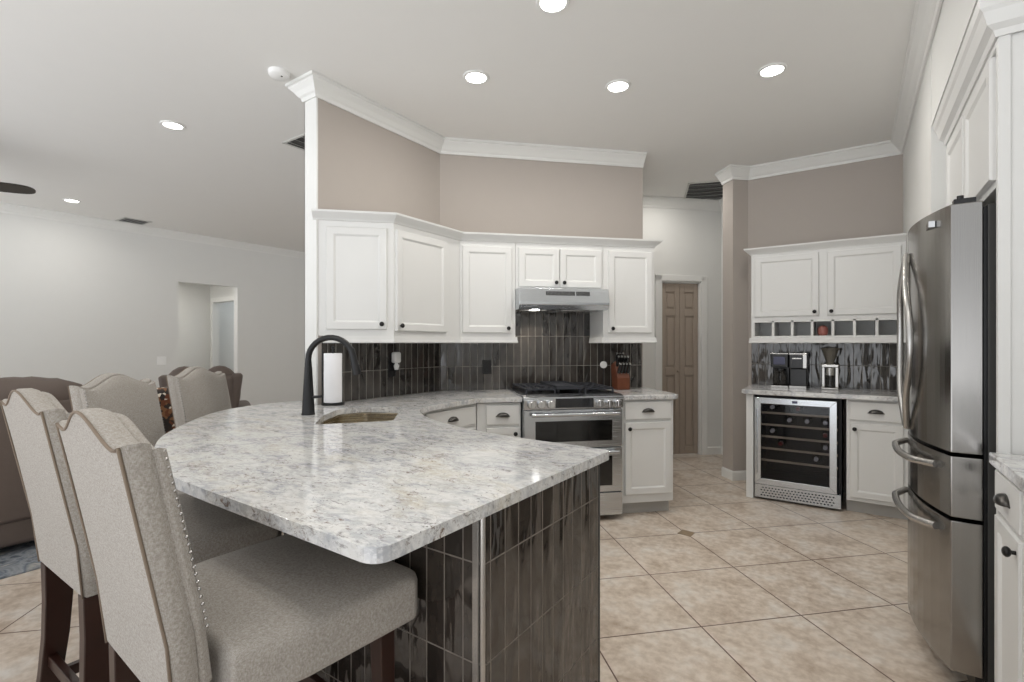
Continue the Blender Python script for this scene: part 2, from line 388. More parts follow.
#struct('wall_hall_left', MB().prism([pw(-1, 0), pw(-1, -.1), pw(-3.2, -.1), pw(-3.2, 0)], 0, HC), 'wall_white')
# living room
LX = -8.35
struct('wall_living', MB().box(LX-T, LX, -1.3, 3.31, 0, HC).box(LX-T, LX, 4.18, 8.2, 0, HC).box(LX-T, LX, 3.31, 4.18, 2.23, HC), 'wall_white')
struct('wall_living_end', MB().box(LX, -4.5, 8.2, 8.32, 0, HC), 'wall_white')
struct('wall_hallway', MB().box(LX-1.5, LX-1.42, 2.2, 6.0, 0, HC).box(LX-1.42, LX-T, 3.0, 3.1, 0, HC), 'wall_white')
struct('wall_hallway_end', MB().box(LX-1.42, LX-1.30, 4.40, 4.50, 0, HC).box(LX-.44, LX-T, 4.40, 4.50, 0, HC).box(LX-1.30, LX-.44, 4.40, 4.50, 2.05, HC).box(LX-1.42, LX-T, 6.2, 6.3, 0, HC), 'wall_white')
struct('ceiling_hallway', MB().box(LX-1.42, LX-T, 3.1, 4.40, 2.42, 2.46), 'ceiling_paint')
dw = MB(); dw.box(LX-1.37, LX-1.30, 4.38, 4.40, 0, 2.13).box(LX-.44, LX-.37, 4.38, 4.40, 0, 2.13).box(LX-1.30, LX-.44, 4.38, 4.40, 2.05, 2.13); struct('door_2', dw, 'trim_white')

# crown moulding profile (offset, z)
def crown_prof(zt, h=.108, d=.085):
    return [(0, zt-h), (.012, zt-h), (.018, zt-h+.02), (.03, zt-h+.03), (d*.55, zt-h*.5), (d*.82, zt-h*.28), (d*.86, zt-h*.2), (d, zt-h*.16), (d, zt), (0, zt)]
cp = crown_prof(HC)
# left-of-travel is the room side
path = [(W1X-T, 3.0), (W1X-T, 1.888), (W1X, 1.888), (W1X, CO.y), e2]
path = path[::-1]
def offs_check(): pass
struct('crown_1', MB().sweep(path, [(o, z) for o, z in cp]), 'trim_white')
path2 = [(-1.06, 5.20), (-.943, 5.075), (-.83, 5.19), (.335, 5.19), (.335, 2.22)]
struct('crown_2', MB().sweep([tuple(p) for p in path2][::-1], [(o, z) for o, z in cp]), 'trim_white')
struct('crown_3', MB().sweep([(LX, -1.3), (LX, 8.2)][::-1], cp), 'trim_white')
struct('crown_4', MB().sweep([pw(.2, 0), pw(sE, 0), pw(sE, 1.2)][::-1], cp), 'trim_white')
bp_ = [(0, 0), (.014, 0), (.014, .075), (.008, .088), (.004, .09), (0, .09)]
struct('baseboard_nook', MB().sweep([(-1.06, 5.20), (-.943, 5.075), (-.83, 5.19), (-.755, 5.19)][::-1], bp_), 'trim_white')
struct('baseboard_pantry', MB().sweep([pw(sR+.07, 0), pw(sE, 0), pw(sE, 1.2)][::-1], bp_), 'trim_white')
struct('baseboard_living', MB().sweep([(LX, -1.3), (LX, 3.31)][::-1], bp_), 'trim_white')
# pantry bifold door
def seat_box(mb, x0, x1, y0, y1, z0, z1): mb.box(x0, x1, y0, y1, z0, z1)
dr = thing('door_1', 'narrow taupe bifold pantry door with raised panels and white casing', 'door', (*pw(sL, 0), 0), PI/4)
dr['kind'] = 'structure'
del dr['label']; del dr['category']
wd = .50
cs = MB(); cs.box(-.075, 0, -.018, 0, 0, 2.09).box(wd, wd+.075, -.018, 0, 0, 2.09).box(-.075, wd+.075, -.018, 0, 2.02, 2.09)
cs.box(0, .015, 0, .11, 0, 2.02).box(wd-.015, wd, 0, .11, 0, 2.02).box(0, wd, 0, .11, 2.005, 2.02); cs.build('door_casing', 'trim_white', dr, bevel=.004)
for k in range(2):
    x0 = .016+k*(wd-.032)/2; x1 = x0+(wd-.032)/2-.003
    lf = MB(); lf.box(x0, x1, .045, .06, .012, 2.0)
    a, b_ = x0+.055, x1-.055
    zz = [(.10, .93), (1.02, 1.62), (1.70, 1.90)]
    # stiles and rails stand proud of the leaf
    lf.box(x0, a, .03, .046, .012, 2.0).box(b_, x1, .03, .046, .012, 2.0)
    prev = .012
    for z0, z1 in zz: lf.box(a, b_, .03, .046, prev, z0); prev = z1
    lf.box(a, b_, .03, .046, prev, 2.0)
    for z0, z1 in zz: lf.box(a+.022, b_-.022, .034, .046, z0+.022, z1-.022)
    leaf = lf.build('door_leaf', 'door_taupe', dr, bevel=.005)
    if k == 0: MB().sphere((x1-.028, .015, .98), .016).cyl((x1-.028, .016, .98), .006, .016, 'y').build('door_knob', 'door_taupe', leaf, smooth=True)
struct('wall_closet', MB().prism([pw(sL-.3, -.6), pw(sR+.3, -.6), pw(sR+.3, -.7), pw(sL-.3, -.7)], 0, HC), 'wall_white')

# ------------------------------------------------------------------ cabinet builders (local x right, y into the wall, z up; face at y=0)
def shaker(root, x0, x1, z0, z1, y=0, fr=.046, name='door', knob=None, label=None):
    mb = MB(); d = .019
    mb.box(x0, x1, y-.010, y, z0, z1)
    i0, i1, j0, j1 = x0+fr, x1-fr, z0+fr, z1-fr; c = .012
    # frame ring with a sloped inner edge
    def ring(x0, x1, z0, z1, y): return [mb.bm.verts.new(p) for p in ((x0, y, z0), (x1, y, z0), (x1, y, z1), (x0, y, z1))]
    a = ring(x0, x1, z0, z1, y-.010); a2 = ring(x0+.004, x1-.004, z0+.004, z1-.004, y-d); b = ring(i0, i1, j0, j1, y-d); c_ = ring(i0+c, i1-c, j0+c, j1-c, y-.0105)
    for A, B in ((a, a2), (a2, b), (b, c_)):
        for k in range(4): mb.bm.faces.new((A[k], A[(k+1) % 4], B[(k+1) % 4], B[k]))
    mb.bm.faces.new(c_)
    o = mb.build(name, 'cab_white', root)
    if knob:
        kx, kz = knob
        MB().cyl((kx, y-d-.013, kz), .006, .014, 'y', 12).sphere((kx, y-d-.020, kz), .0155, (1, .7, 1), 16).build('knob', 'knob_black', o, smooth=True)
    return o
def cup_pull(o, x, z, y, w=.048):
    mb = MB(); n = 12; m_ = 6
    vs = []
    for i in range(n+1):
        a = PI*i/n
        row = []
        for j in range(m_+1):
            b = (PI/2)*j/m_
            row.append(mb.bm.verts.new((x+w*math.cos(a)*math.cos(b*.0)*(1 if j == 0 else math.cos(b)**.5 if j < m_ else 0.02), y-.026*math.sin(b)*1.0, z-.012+.030*math.sin(a)*(math.cos(b)**.6 if j < m_ else 0))))
        vs.append(row)
    for i in range(n):
        for j in range(m_): mb.bm.faces.new((vs[i][j], vs[i+1][j], vs[i+1][j+1], vs[i][j+1]))
    mb.box(x-w-.004, x+w+.004, y-.003, y, z-.014, z-.008)
    pl = mb.build('cup_pull', 'pewter', o, smooth=True)
    md = pl.modifiers.new('sol', 'SOLIDIFY'); md.thickness = .0025
def drawer(root, x0, x1, z0, z1, y=0, name='drawer'):
    mb = MB(); mb.box(x0, x1, y-.018, y, z0, z1); o = mb.build(name, 'cab_white', root, bevel=.004)
    cup_pull(o, (x0+x1)/2, (z0+z1)/2, y-.018); return o

# ---- upper cabinets, second wall (rot 45)
Z0, Z1 = 1.35, 2.085
def upper(label, x0, x1, z0, z1, doors, face=.33, origin=CO, rot=PI/4, body=True, pts=None):
    r = thing('wall_cabinet', label, 'cabinet', (origin[0], origin[1], 0), rot)
    mb = MB()
    if pts: mb.prism(pts, z0, z1)
    else: mb.box(x0, x1, -face, -.001, z0, z1)
    mb.build('body', 'cab_white', r, bevel=.002)
    for a, b, c, d, kx in doors:
        shaker(r, a, b, c, d, -face, knob=((b-.03) if kx == 'r' else (a+.03), c+.035))
    return r
xs = .137   # where the two cabinet faces meet
upper('white single-door wall cabinet just left of the range hood', 0, 0, Z0, Z1, [(.155, .538, 1.382, 2.045, 'r')], face=.33, pts=[(.1375, -.33), (.567, -.33), (.567, -.001), (.003, -.001)])
upper('short white double-door wall cabinet above the range hood', .569, 1.283, 1.725, Z1, [(.590, .918, 1.742, 2.045, 'r'), (.922, 1.262, 1.742, 2.045, 'l')])
upper('white single-door wall cabinet right of the range hood', 1.285, 1.724, Z0, Z1, [(1.325, 1.700, 1.385, 2.045, 'l')])
# first wall (rot 90): local x = +Y, local y = -X
upper('white wall cabinet facing the sink, left knob, right of the angled end cabinet', 0, 0, Z0, Z1, [(2.245, 2.735, 1.382, 2.045, 'l')], face=.33, origin=(W1X, 0), rot=PI/2,
      pts=[(2.232, -.33), (2.893, -.33), (3.0265, -.01), (3.0265, -.001), (2.232, -.001)])
# angled end cabinet: face starts at the wall end and runs at 45 degrees
upper('narrow white angled wall cabinet at the open end of the sink wall', 0, 0, Z0, Z1, [(.05, .425, 1.39, 2.045, 'r')], face=0.0, origin=(W1X, 1.902), rot=PI/4,
      pts=[(0, 0), (.466, 0), (.233, .2325), (.002, .0015)])
fp = [(W1X, 1.900), (W1X+.33, 2.231), (W1X+.33, 2.893), w2(1.724, .33), w2(1.724, 0)]
cr = [(0, 2.085), (.006, 2.085), (.012, 2.095), (.045, 2.122), (.052, 2.128), (.055, 2.140), (0, 2.140)]
neg = lambda pr: [(-o, z) for o, z in pr]
tag(MB().sweep([(W1X-.02, 1.88)]+fp[1:], neg(cr)).build('cabinet_crown', 'cab_white'), 'long white crown moulding bent along the tops of the sink and range wall cabinets', 'moulding')
rl = [(-.02, 1.303), (.014, 1.303), (.018, 1.31), (.014, 1.325), (.012, 1.35), (-.02, 1.35)]
tag(MB().sweep([(W1X+.022, 1.923), fp[1], fp[2], w2(.567, .33), w2(.567, .035)], neg(rl)).build('light_rail', 'cab_white'), 'white light rail under the wall cabinets left of the hood', 'moulding')
tag(MB().sweep([w2(1.285, .035), w2(1.285, .33), w2(1.724, .33), w2(1.724, .035)], neg(rl)).build('light_rail', 'cab_white'), 'short white light rail under the wall cabinet right of the hood', 'moulding')

# ---- backsplashes (local x along wall)
def splash(x0, x1, z0, z1, origin, rot, name, label):
    return tag(MB().box(x0, x1, -.012, -.001, z0, z1).build(name, 'splash_tile', loc=(origin[0], origin[1], 0), rot=rot), label, 'backsplash')
splash(.025, CO.y-1.902-.006, .915, 1.355, (W1X, 1.902), PI/2, 'tile_backsplash', 'dark glossy vertical-stack tile backsplash behind the sink and paper towels')
bs = MB(); bs.box(.006, .567, -.012, -.001, .915, 1.355).box(.567, 1.285, -.012, -.001, .915, 1.75).box(1.285, 1.765, -.012, -.001, .915, 1.355)
tag(bs.build('tile_backsplash', 'splash_tile', loc=(CO.x, CO.y, 0), rot=PI/4), 'dark glossy vertical-stack tile backsplash behind the range', 'backsplash')
splash(-.80, .333, .915, 1.36, (0, 5.19), 0, 'tile_backsplash', 'dark glossy tile backsplash behind the coffee maker in the nook')

# ---- countertops
def slab(name, outer, holes, z0, z1, label, bev=.008, mat='granite'):
    bm = bmesh.new(); edges = []
    for loop in [outer]+holes:
        vs = [bm.verts.new((x, y, z1)) for x, y in loop]
        for i in range(len(vs)): edges.append(bm.edges.new((vs[i], vs[(i+1) % len(vs)])))
    bmesh.ops.triangle_fill(bm, use_beauty=True, use_dissolve=False, edges=edges)
    bmesh.ops.dissolve_limit(bm, angle_limit=.01, verts=bm.verts[:], edges=bm.edges[:], delimit=set()) if False else None
    r = bmesh.ops.extrude_face_region(bm, geom=bm.faces[:])
    for g in r['geom']:
        if isinstance(g, bmesh.types.BMVert): g.co.z = z0
    mb = MB(); mb.bm.free(); mb.bm = bm
    return tag(mb.build(name, mat, bevel=bev, seg=3), label, 'countertop')
edge_in = smoothcurve([(-.85, 1.69), (-1.17, 1.70), (-1.45, 1.745), (-1.78, 1.86), (-2.03, 2.03), (-2.145, 2.20), (-2.17, 2.45)], 6)
edge_out = smoothcurve([(-3.05, 1.985), (-3.11, 1.69), (-2.94, 1.34), (-2.48, .95), (-2.12, .76), (-1.75, .645), (-1.35, .622)], 8)
cornA = rounded([(-1.35, .622), (-.732, .618), (-.724, 1.68), (-.85, 1.69)], [0, .05, .018, 0], 6)[1:-1]
outer = cornA + edge_in + [(-2.17, 2.76)] + [w2(.555, .645), w2(.555, .013), (-2.788, 3.025), (-2.788, 1.885), (W1X-T-.01, 1.885), (W1X-T-.01, 1.985)] + edge_out[:-1]
sink_pts = rounded([(-2.115, 1.415), (-1.90, 1.713), (-2.235, 2.085), (-2.45, 1.99), (-2.50, 1.84), (-2.36, 1.64)], [.03, .05, .03, .06, .06, .05], 5)
counter = slab('countertop', outer, [sink_pts[::-1]], .882, .914, 'large white, grey and gold granite peninsula countertop with sink cutout')
slab('countertop', [w2(1.318, .013), w2(1.318, .645), w2(1.745, .645), w2(1.79, .60), w2(1.79, .013)], [], .876, .914, 'small granite countertop between the range and the hallway')
slab('countertop', [(-.778, 4.545), (.333, 4.545), (.333, 5.177), (-.80, 5.177), (-.80, 5.0)], [], .876, .914, 'granite countertop under the coffee maker and grinder')
slab('countertop', [(.376, -.4), (1.048, -.4), (1.048, 2.296), (.376, 2.296)], [], .897, .935, 'granite countertop on the right base cabinet beside the fridge')
# sink basin
def offset_poly(pts, k):
    c = Vector((sum(p[0] for p in pts)/len(pts), sum(p[1] for p in pts)/len(pts)))
    return [tuple(c+(Vector(p)-c)*k) for p in pts]
sk = thing('kitchen_sink', 'stainless steel undermount sink bowl set in the granite peninsula', 'sink', (-2.2, 1.75, .66))
bm = MB(); rings = []
O_ = Vector((2.2, -1.75, -.66))
for k, z in ((1.05, .8805), (1.02, .879), (1.02, .875), (.99, .72), (.95, .69), (.6, .682), (.12, .678)):
    rings.append([bm.bm.verts.new((x+2.2, y-1.75, z-.66)) for x, y in offset_poly(sink_pts, k)])
for A, B in zip(rings, rings[1:]):
    n = len(A)
    for i in range(n): bm.bm.faces.new((A[i], A[(i+1) % n], B[(i+1) % n], B[i]))
bm.bm.faces.new(rings[-1])
bo = bm.build('basin', 'sink_steel', sk, smooth=True); md = bo.modifiers.new('s', 'SOLIDIFY'); md.thickness = .002
MB().lathe([(.0, .021), (.04, .022), (.045, .026), (.042, .028), (.015, .024), (0, .024)], (0, 0, 0)).build('drain', 'chrome', sk, smooth=True)

# ---- base cabinets
def toe(mb_root, x0, x1, face, depth=.07):
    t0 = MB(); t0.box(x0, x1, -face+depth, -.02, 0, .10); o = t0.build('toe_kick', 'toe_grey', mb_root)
    return o
def base_cab(label, x0, x1, drs, doors, origin, rot, face=.61, ztop=.875, y1=-.014, body=True, ends=None):
    r = thing('base_cabinet', label, 'cabinet', (origin[0], origin[1], 0), rot)
    MB().box(x0, x1, -face, y1, .10, ztop).build('body', 'cab_white', r, bevel=.002)
    toe(r, x0, x1, face)
    for a, b, c, d in drs: drawer(r, a, b, c, d, -face)
    for a, b, c, d, kx in doors: shaker(r, a, b, c, d, -face, knob=((b-.03) if kx == 'r' else (a+.03), d-.045))
    return r
base_cab('white base cabinet with one drawer and door left of the range', .2335, .552, [(.300, .538, .722, .860)], [(.300, .538, .135, .700, 'r')], CO, PI/4)
base_cab('white base cabinet with one drawer and door right of the range', 1.322, 1.742, [(1.345, 1.715, .730, .862)], [(1.345, 1.715, .165, .707, 'l')], CO, PI/4)
bc = base_cab('white base cabinet with a wide drawer, angled beside the sink corner', 2.20, 2.761, [(2.245, 2.735, .735, .862)], [(2.245, 2.735, .135, .712, 'r')], (W1X, 0), PI/2, face=.595)
# nook
N0 = (0, 5.19)
tag(MB().box(-.750, -.694, 4.592, 5.17, 0, .875).build('end_panel', 'cab_white', bevel=.002), 'white end panel left of the wine cooler, reaching the floor', 'panel')
base_cab('white base cabinet with drawer and door right of the wine cooler', -.045, .333, [(-.024, .300, .720, .860)], [(-.024, .300, .130, .697, 'l')], N0, 0, face=.59)
rk = thing('wall_cabinet', 'white two-door wall cabinet with a row of cubbies above the coffee maker', 'cabinet', (0, 5.19, 0), 0)
F = .33
mb = MB(); mb.box(-.752, .333, -F, -.001, 1.500, 2.085).box(-.752, .333, -F, -.001, 1.35, 1.366)
mb.box(-.752, -.725, -F, -.001, 1.366, 1.50).box(.298, .333, -F, -.001, 1.366, 1.50).box(-.725, .298, -.02, -.001, 1.366, 1.5)
n = 7; cw = 1.023/n
mb.build('body', 'cab_white', rk, bevel=.0015)
dv = MB()
for k in range(1, n): dv.box(-.725+k*cw-.010, -.725+k*cw+.010, -F, -.02, 1.366, 1.50)
dv.box(-.725, .298, -F, -F+.018, 1.484, 1.50)
dv.build('cubby_divider', 'cab_white', rk, bevel=.001)
shaker(rk, -.722, -.238, 1.532, 2.06, -F, knob=(-.268, 1.565)); shaker(rk, -.180, .303, 1.532, 2.06, -F, knob=(-.15, 1.565))
tag(MB().sweep([(-.752, 5.188), (-.752, 4.86), (.333, 4.86)], neg(cr)).build('cabinet_crown', 'cab_white'), 'white crown moulding on top of the nook wall cabinet', 'moulding')
tag(MB().sweep([(-.752, 5.16), (-.752, 4.86), (.333, 4.86)], neg(rl)).build('light_rail', 'cab_white'), 'white light rail under the nook cubbies', 'moulding')
tr = MB(); tr.lathe([(0, 0), (.032, 0), (.036, .02), (.038, .06), (.03, .075), (.012, .085), (0, .088)], (0, 0, 0))
o = tr.build('trinket_tin', 'red_tin', smooth=True, loc=(-.725+3.5*cw, 5.19-F+.07, 1.3665)); tag(o, 'small red and white trinket jar sitting in the middle cubby', 'jar')

# ---- peninsula base
pb = thing('peninsula_base', 'dark tiled peninsula base under the granite bar', 'peninsula', (0, 0, 0))
poly = [(-.768, .985), (-.768, 1.655), (-1.45, 1.70), (-1.78, 1.82), (-2.0, 1.98), (-2.2, 2.19), (-2.78, 2.19), (-2.72, 1.90), (-2.48, 1.60), (-1.60, .985)]
mb = MB(); mb.prism(poly[::1], 0, .66)
hol = [(-.768, .985), (-.768, 1.655), (-1.45, 1.70), (-1.78, 1.82), (-1.82, 1.50), (-1.60, .985)]
mb.prism(hol, .66, .8805); mb.prism([(-2.72, 1.90), (-2.62, 1.90), (-2.6, 2.15), (-2.78, 2.15)][::-1], .66, .8805)
mb.build('cabinet_body', 'cab_white', pb)
MB().box(0, .66, -.012, 0, 0, .8805).build('tile_panel', 'bar_tile', pb, loc=(-.767, .985, 0), rot=PI/2)
MB().box(0, .83, -.012, 0, 0, .8805).build('tile_panel', 'bar_tile', pb, loc=(-1.60, .984, 0), rot=0)
q0, q1 = Vector((-2.48, 1.60)), Vector((-1.60, .985)); a_ = math.atan2(q1.y-q0.y, q1.x-q0.x)
MB().box(0, (q1-q0).length, -.012, 0, 0, .8805).build('tile_panel', 'bar_tile', pb, loc=(q0.x-.005, q0.y-.012, 0), rot=a_)
q0, q1 = Vector((-2.72, 1.90)), Vector((-2.485, 1.60)); a_ = math.atan2(q1.y-q0.y, q1.x-q0.x)
MB().box(0, (q1-q0).length, -.012, 0, 0, .8805).build('tile_panel', 'bar_tile', pb, loc=(q0.x-.005, q0.y-.01, 0), rot=a_)
MB().cyl((-.7615, .9785, 0), .0075, .874, 'z', 16).box(-.785, -.768, .967, .9725, 0, .874).build('corner_trim', 'nickel', pb, smooth='auto')
MB().box(-.768, -.7545, 1.645, 1.659, 0, .874).build('corner_trim', 'grille_dark', pb)

# ------------------------------------------------------------------ range
rg = thing('range', 'stainless steel double-oven gas range between the white base cabinets', 'stove', (*w2(.562, 0), 0), PI/4)
RW = .748
MB().box(0, RW, -.635, -.02, .035, .895).box(.03, .07, -.58, -.54, 0, .08).box(RW-.07, RW-.03, -.58, -.54, 0, .08).box(.03, .07, -.1, -.06, 0, .08).box(RW-.07, RW-.03, -.1, -.06, 0, .08).build('body', 'steel', rg, bevel=.003)
ck = MB(); ck.prism_x([(-.68, .895), (-.68, .915), (-.62, .928), (-.02, .928), (-.02, .895)], -.004, RW+.004); ck.build('cooktop', 'steel', rg, bevel=.003)
MB().box(.03, RW-.03, -.58, -.05, .9285, .9315).build('burner_tray', 'black_metal', rg)
# control panel (sloped)
cpn = MB(); cpn.prism_x([(-.636, .828), (-.675, .828), (-.682, .896), (-.636, .915)], 0, RW); pn = cpn.build('control_panel', 'steel', rg, bevel=.003)
MB().box(.232, .515, -.6845, -.668, .838, .905).build('display', 'screen_dark', pn)
for kx in (.052, .122, .192, .560, .632, .700):
    kb = MB(); kb.cyl((kx, -.712, .866), .026, .036, 'y', 24, r2=.030).box(kx-.006, kx+.006, -.718, -.70, .842, .890)
    kb.build('knob', 'chrome', rg, bevel=.002, smooth='auto')
def oven(z0, z1, name, w0, w1, hz):
    d = MB(); d.box(.003, RW-.003, -.672, -.637, z0, z1); dd = d.build(name, 'steel', rg, bevel=.005)
    MB().box(.085, RW-.085, -.6745, -.67, w0, w1).build('window', 'oven_glass', dd, bevel=.001)
    hh = MB(); hh.cyl((.05, -.715, hz), .013, RW-.1, 'x', 16)
    for x in (.075, RW-.075): hh.cyl((x, -.715, hz), .008, .045, 'y', 12)
    hh.build('handle', 'steel', dd, smooth='auto')
oven(.545, .822, 'upper_oven_door', .592, .742, .792)
oven(.215, .538, 'lower_oven_door', .262, .478, .512)
MB().box(.003, RW-.003, -.668, -.637, .042, .208).build('drawer_panel', 'steel', rg, bevel=.003)
def grate(x0, x1, y0, y1, z, n=4):
    g = MB(); r = .006
    g.box(x0, x1, y0, y0+.012, z, z+.014).box(x0, x1, y1-.012, y1, z, z+.014).box(x0, x0+.012, y0, y1, z, z+.014).box(x1-.012, x1, y0, y1, z, z+.014)
    for k in range(1, n): x = x0+(x1-x0)*k/n; g.box(x-r, x+r, y0, y1, z, z+.014)
    for k in (1, 2, 3): y = y0+(y1-y0)*k/4; g.box(x0, x1, y-r, y+r, z, z+.014)
    for x in (x0+.006, x1-.006):
        for y in (y0+.006, y1-.006): g.box(x-.007, x+.007, y-.007, y+.007, .9315, z)
    return g
for x0, x1 in ((.035, .262), (.486, .713)): grate(x0, x1, -.575, -.055, .956).build('grate', 'iron', rg, bevel=.002)
gd = MB(); gd.box(.268, .480, -.560, -.060, .958, .972).box(.268, .480, -.560, -.552, .972, .984).box(.268, .480, -.068, -.060, .972, .984).box(.268, .276, -.56, -.06, .972, .984).box(.472, .480, -.56, -.06, .972, .984)
for k in range(12): gd.box(.28, .468, -.54+k*.04, -.525+k*.04, .972, .976)
gd.box(.28, .30, -.54, -.52, .9315, .958).box(.45, .47, -.54, -.52, .9315, .958).box(.28, .30, -.1, -.08, .9315, .958).box(.45, .47, -.1, -.08, .9315, .958)
tag(gd.build('griddle', 'iron', rg, bevel=.002), None, None)
for x in (.148, .6):
    for y in (-.45, -.18): MB().cyl((x, y, .9315), .042, .012, 'z', 24).cyl((x, y, .943), .030, .008, 'z', 24).build('burner', 'black_metal', rg, smooth='auto')
# hood
hd = thing('range_hood', 'slim stainless steel range hood under the short double cabinet', 'hood', (*w2(.569, 0), 1.56), PI/4)
HW = .714
h = MB(); h.prism_x([(-.012, .0), (-.44, .0), (-.475, .035), (-.475, .055), (-.45, .162), (-.012, .162)], 0, HW); h.build('body', 'steel', hd, bevel=.003)
vg = MB()
for x0, x1 in ((.21, .44), (.45, .56)):
    k = 0; x = x0
    while x < x1: vg.prism_x([(-.4665, .108), (-.4595, .138), (-.455, .138), (-.455, .108)], x, x+.008); x += .011
vg.build('vent_grille', 'grille_dark', hd)
MB().box(.05, .24, -.36, -.2, -.006, 0).build('filter', 'nickel', hd); MB().box(.36, .66, -.36, -.1, -.005, 0).build('filter', 'nickel', hd)
MB().cyl((.14, -.41, -.006), .03, .006).build('lamp_lens', 'lamp_lens', hd)
ld = bpy.data.lights.new('hood_light', 'SPOT'); ld.energy = 6; ld.spot_size = math.radians(150); ld.shadow_soft_size = .03; ld.color = (1, .93, .82)
lo = bpy.data.objects.new('hood_light', ld); COL.objects.link(lo); lo.parent = hd; lo.location = (.16, -.3, -.02)

# ------------------------------------------------------------------ wine cooler
wc = thing('wine_cooler', 'black and stainless undercounter wine cooler with glass door', 'wine cooler', (-.688, 4.60, 0), 0)
CW = .612
cb = MB(); cb.box(0, .02, .03, .55, .02, .868).box(CW-.02, CW, .03, .55, .02, .868).box(.02, CW-.02, .03, .55, .02, .14).box(.02, CW-.02, .03, .55, .84, .868).box(.02, CW-.02, .53, .55, .14, .84)
cb.box(.05, .1, .1, .15, 0, .02).box(CW-.1, CW-.05, .1, .15, 0, .02).box(.05, .1, .45, .5, 0, .02).box(CW-.1, CW-.05, .45, .5, 0, .02)
cb.build('case', 'dark_interior', wc)
df = MB(); z0, z1 = .135, .852; fw = .048
a, b_ = .006, CW-.03
# mitred frame
def mitre(mb, x0, x1, z0, z1, w, y0, y1):
    for q in ([(x0, z0), (x1, z0), (x1-w, z0+w), (x0+w, z0+w)], [(x1, z0), (x1, z1), (x1-w, z1-w), (x1-w, z0+w)], [(x1, z1), (x0, z1), (x0+w, z1-w), (x1-w, z1-w)], [(x0, z1), (x0, z0), (x0+w, z0+w), (x0+w, z1-w)]): mb.prism_y(q, y0, y1)
mitre(df, a, b_, z0, z1, fw, -.032, -.002)
door = df.build('door_frame', 'steel', wc, bevel=.002)
MB().box(a+fw, b_-fw, -.022, -.016, z0+fw, z1-fw).build('glass_pane', 'cooler_glass', door)
MB().box(a+.012, a+.022, -.06, -.032, .22, .76).build('handle', 'steel', door, bevel=.003)
MB().box(CW/2-.025, CW/2+.012, -.034, -.031, .818, .838).build('badge', 'blue_led', door)
for k in range(5):
    z = .715-k*.099
    sh = MB(); sh.box(.025, CW-.025, .022, .038, z, z+.016); s_ = sh.build('shelf', 'shelf_wood', wc, bevel=.002)
    rr = MB()
    for j in range(9): x = .06+j*(CW-.12)/8; rr.cyl((x, .03, z+.006), .003, .48, 'y', 8)
    rr.build('shelf_rods', 'chrome', s_)
gr = MB(); gr.box(.004, CW-.004, -.012, .03, .02, .128); 
g_ = gr.build('grille', 'steel', wc, bevel=.002)
hs = MB()
for i in range(22):
    for j in range(4):
        x = .055+i*.0235+(.0117 if j % 2 else 0); z = .042+j*.021
        hs.prism_y([(x-.009, z), (x, z-.006), (x+.009, z), (x, z+.006)], -.0135, -.0115)
hs.build('vent_holes', 'dark_interior', g_)
def bottle(foil):
    r = thing('wine_bottle', '', 'bottle')
    M = Matrix.Rotation(-PI/2, 4, 'X')
    MB().lathe([(0, 0), (.034, .004), (.037, .02), (.037, .18), (.030, .21), (.016, .235), (.0145, .27), (.0145, .30)], M=M).build('glass_body', 'bottle_glass', r, smooth='auto')
    MB().lathe([(.0155, .225), (.0155, .302), (0, .303)], M=M).build('foil_cap', foil, r, smooth='auto')
    return r
b0 = bottle('foil_silver'); b1 = bottle('foil_red')
first = {0: True, 1: True}
for sh_, col, fo in [(0, 1, 0), (0, 4, 1), (1, 3, 0), (1, 5, 0), (2, 7, 1), (3, 7, 0), (3, 2, 1), (4, 6, 0), (2, 1, 0), (1, 7, 0)]:
    src = (b0, b1)[fo]
    o = src if first[fo] else copy_tree(src); first[fo] = False
    o.location = (-.688+.065+col*.0625, 4.60+.345, .715-sh_*.099+.016+.037); o.rotation_euler = (0, 0, PI)
    nm = 'red' if fo else 'silver'
    tag(o, 'dark wine bottle with %s foil cap lying on a shelf inside the wine cooler' % nm, 'bottle', 'wine bottles with %s caps in the cooler' % nm)

# ------------------------------------------------------------------ refrigerator
fr = thing('refrigerator', 'stainless steel four-door french refrigerator with bowed front and curved handles', 'refrigerator', (.38, 2.385, 0), 0)
FL = .90  # along +Y
ztop = 1.805
MB().box(.01, .655, .01, FL-.01, .06, ztop-.01).box(.03, .60, .05, FL-.05, 0, .06).build('case', 'fridge_case', fr, bevel=.004)
MB().box(-.02, .03, .03, FL-.03, .015, .10).build('base_grille', 'black_plastic', fr)
def bow(y): t = (y-FL/2)/(FL/2); return -.09-.088*(1-t*t)
def fdoor(y0, y1, z0, z1, name):
    n = 14; pts = [(-.002, y0), (-.002, y1)]
    pts += [(bow(y1+(y0-y1)*k/n), y1+(y0-y1)*k/n) for k in range(n+1)]
    mb = MB(); mb.prism(pts, z0, z1); return mb.build(name, 'fridge_steel', fr, bevel=.004, smooth=False)
d1 = fdoor(0, FL/2-.003, .905, ztop, 'fridge_door'); d2 = fdoor(FL/2+.003, FL, .905, ztop, 'fridge_door')
d3 = fdoor(0, FL, .672, .892, 'drawer_door'); d4 = fdoor(0, FL, .115, .659, 'freezer_drawer')
MB().box(.0, .01, .012, FL-.012, .10, ztop-.02).build('gasket', 'black_plastic', fr)
for dd, sg in ((d1, -1), (d2, 1)):
    c = FL/2+sg*.035; n = 16
    pts = []
    for k in range(n+1):
        t = k/n; z = .93+(1.69-.93)*t; a = math.sin(PI*t); y = c+(-.17 if sg < 0 else .09)*a
        pts.append((bow(y)-.008-.020*min(1, a*1.6), y, z))
    MB().tube(pts, [.013]*(n+1), 12).build('handle', 'nickel', dd, smooth='auto')
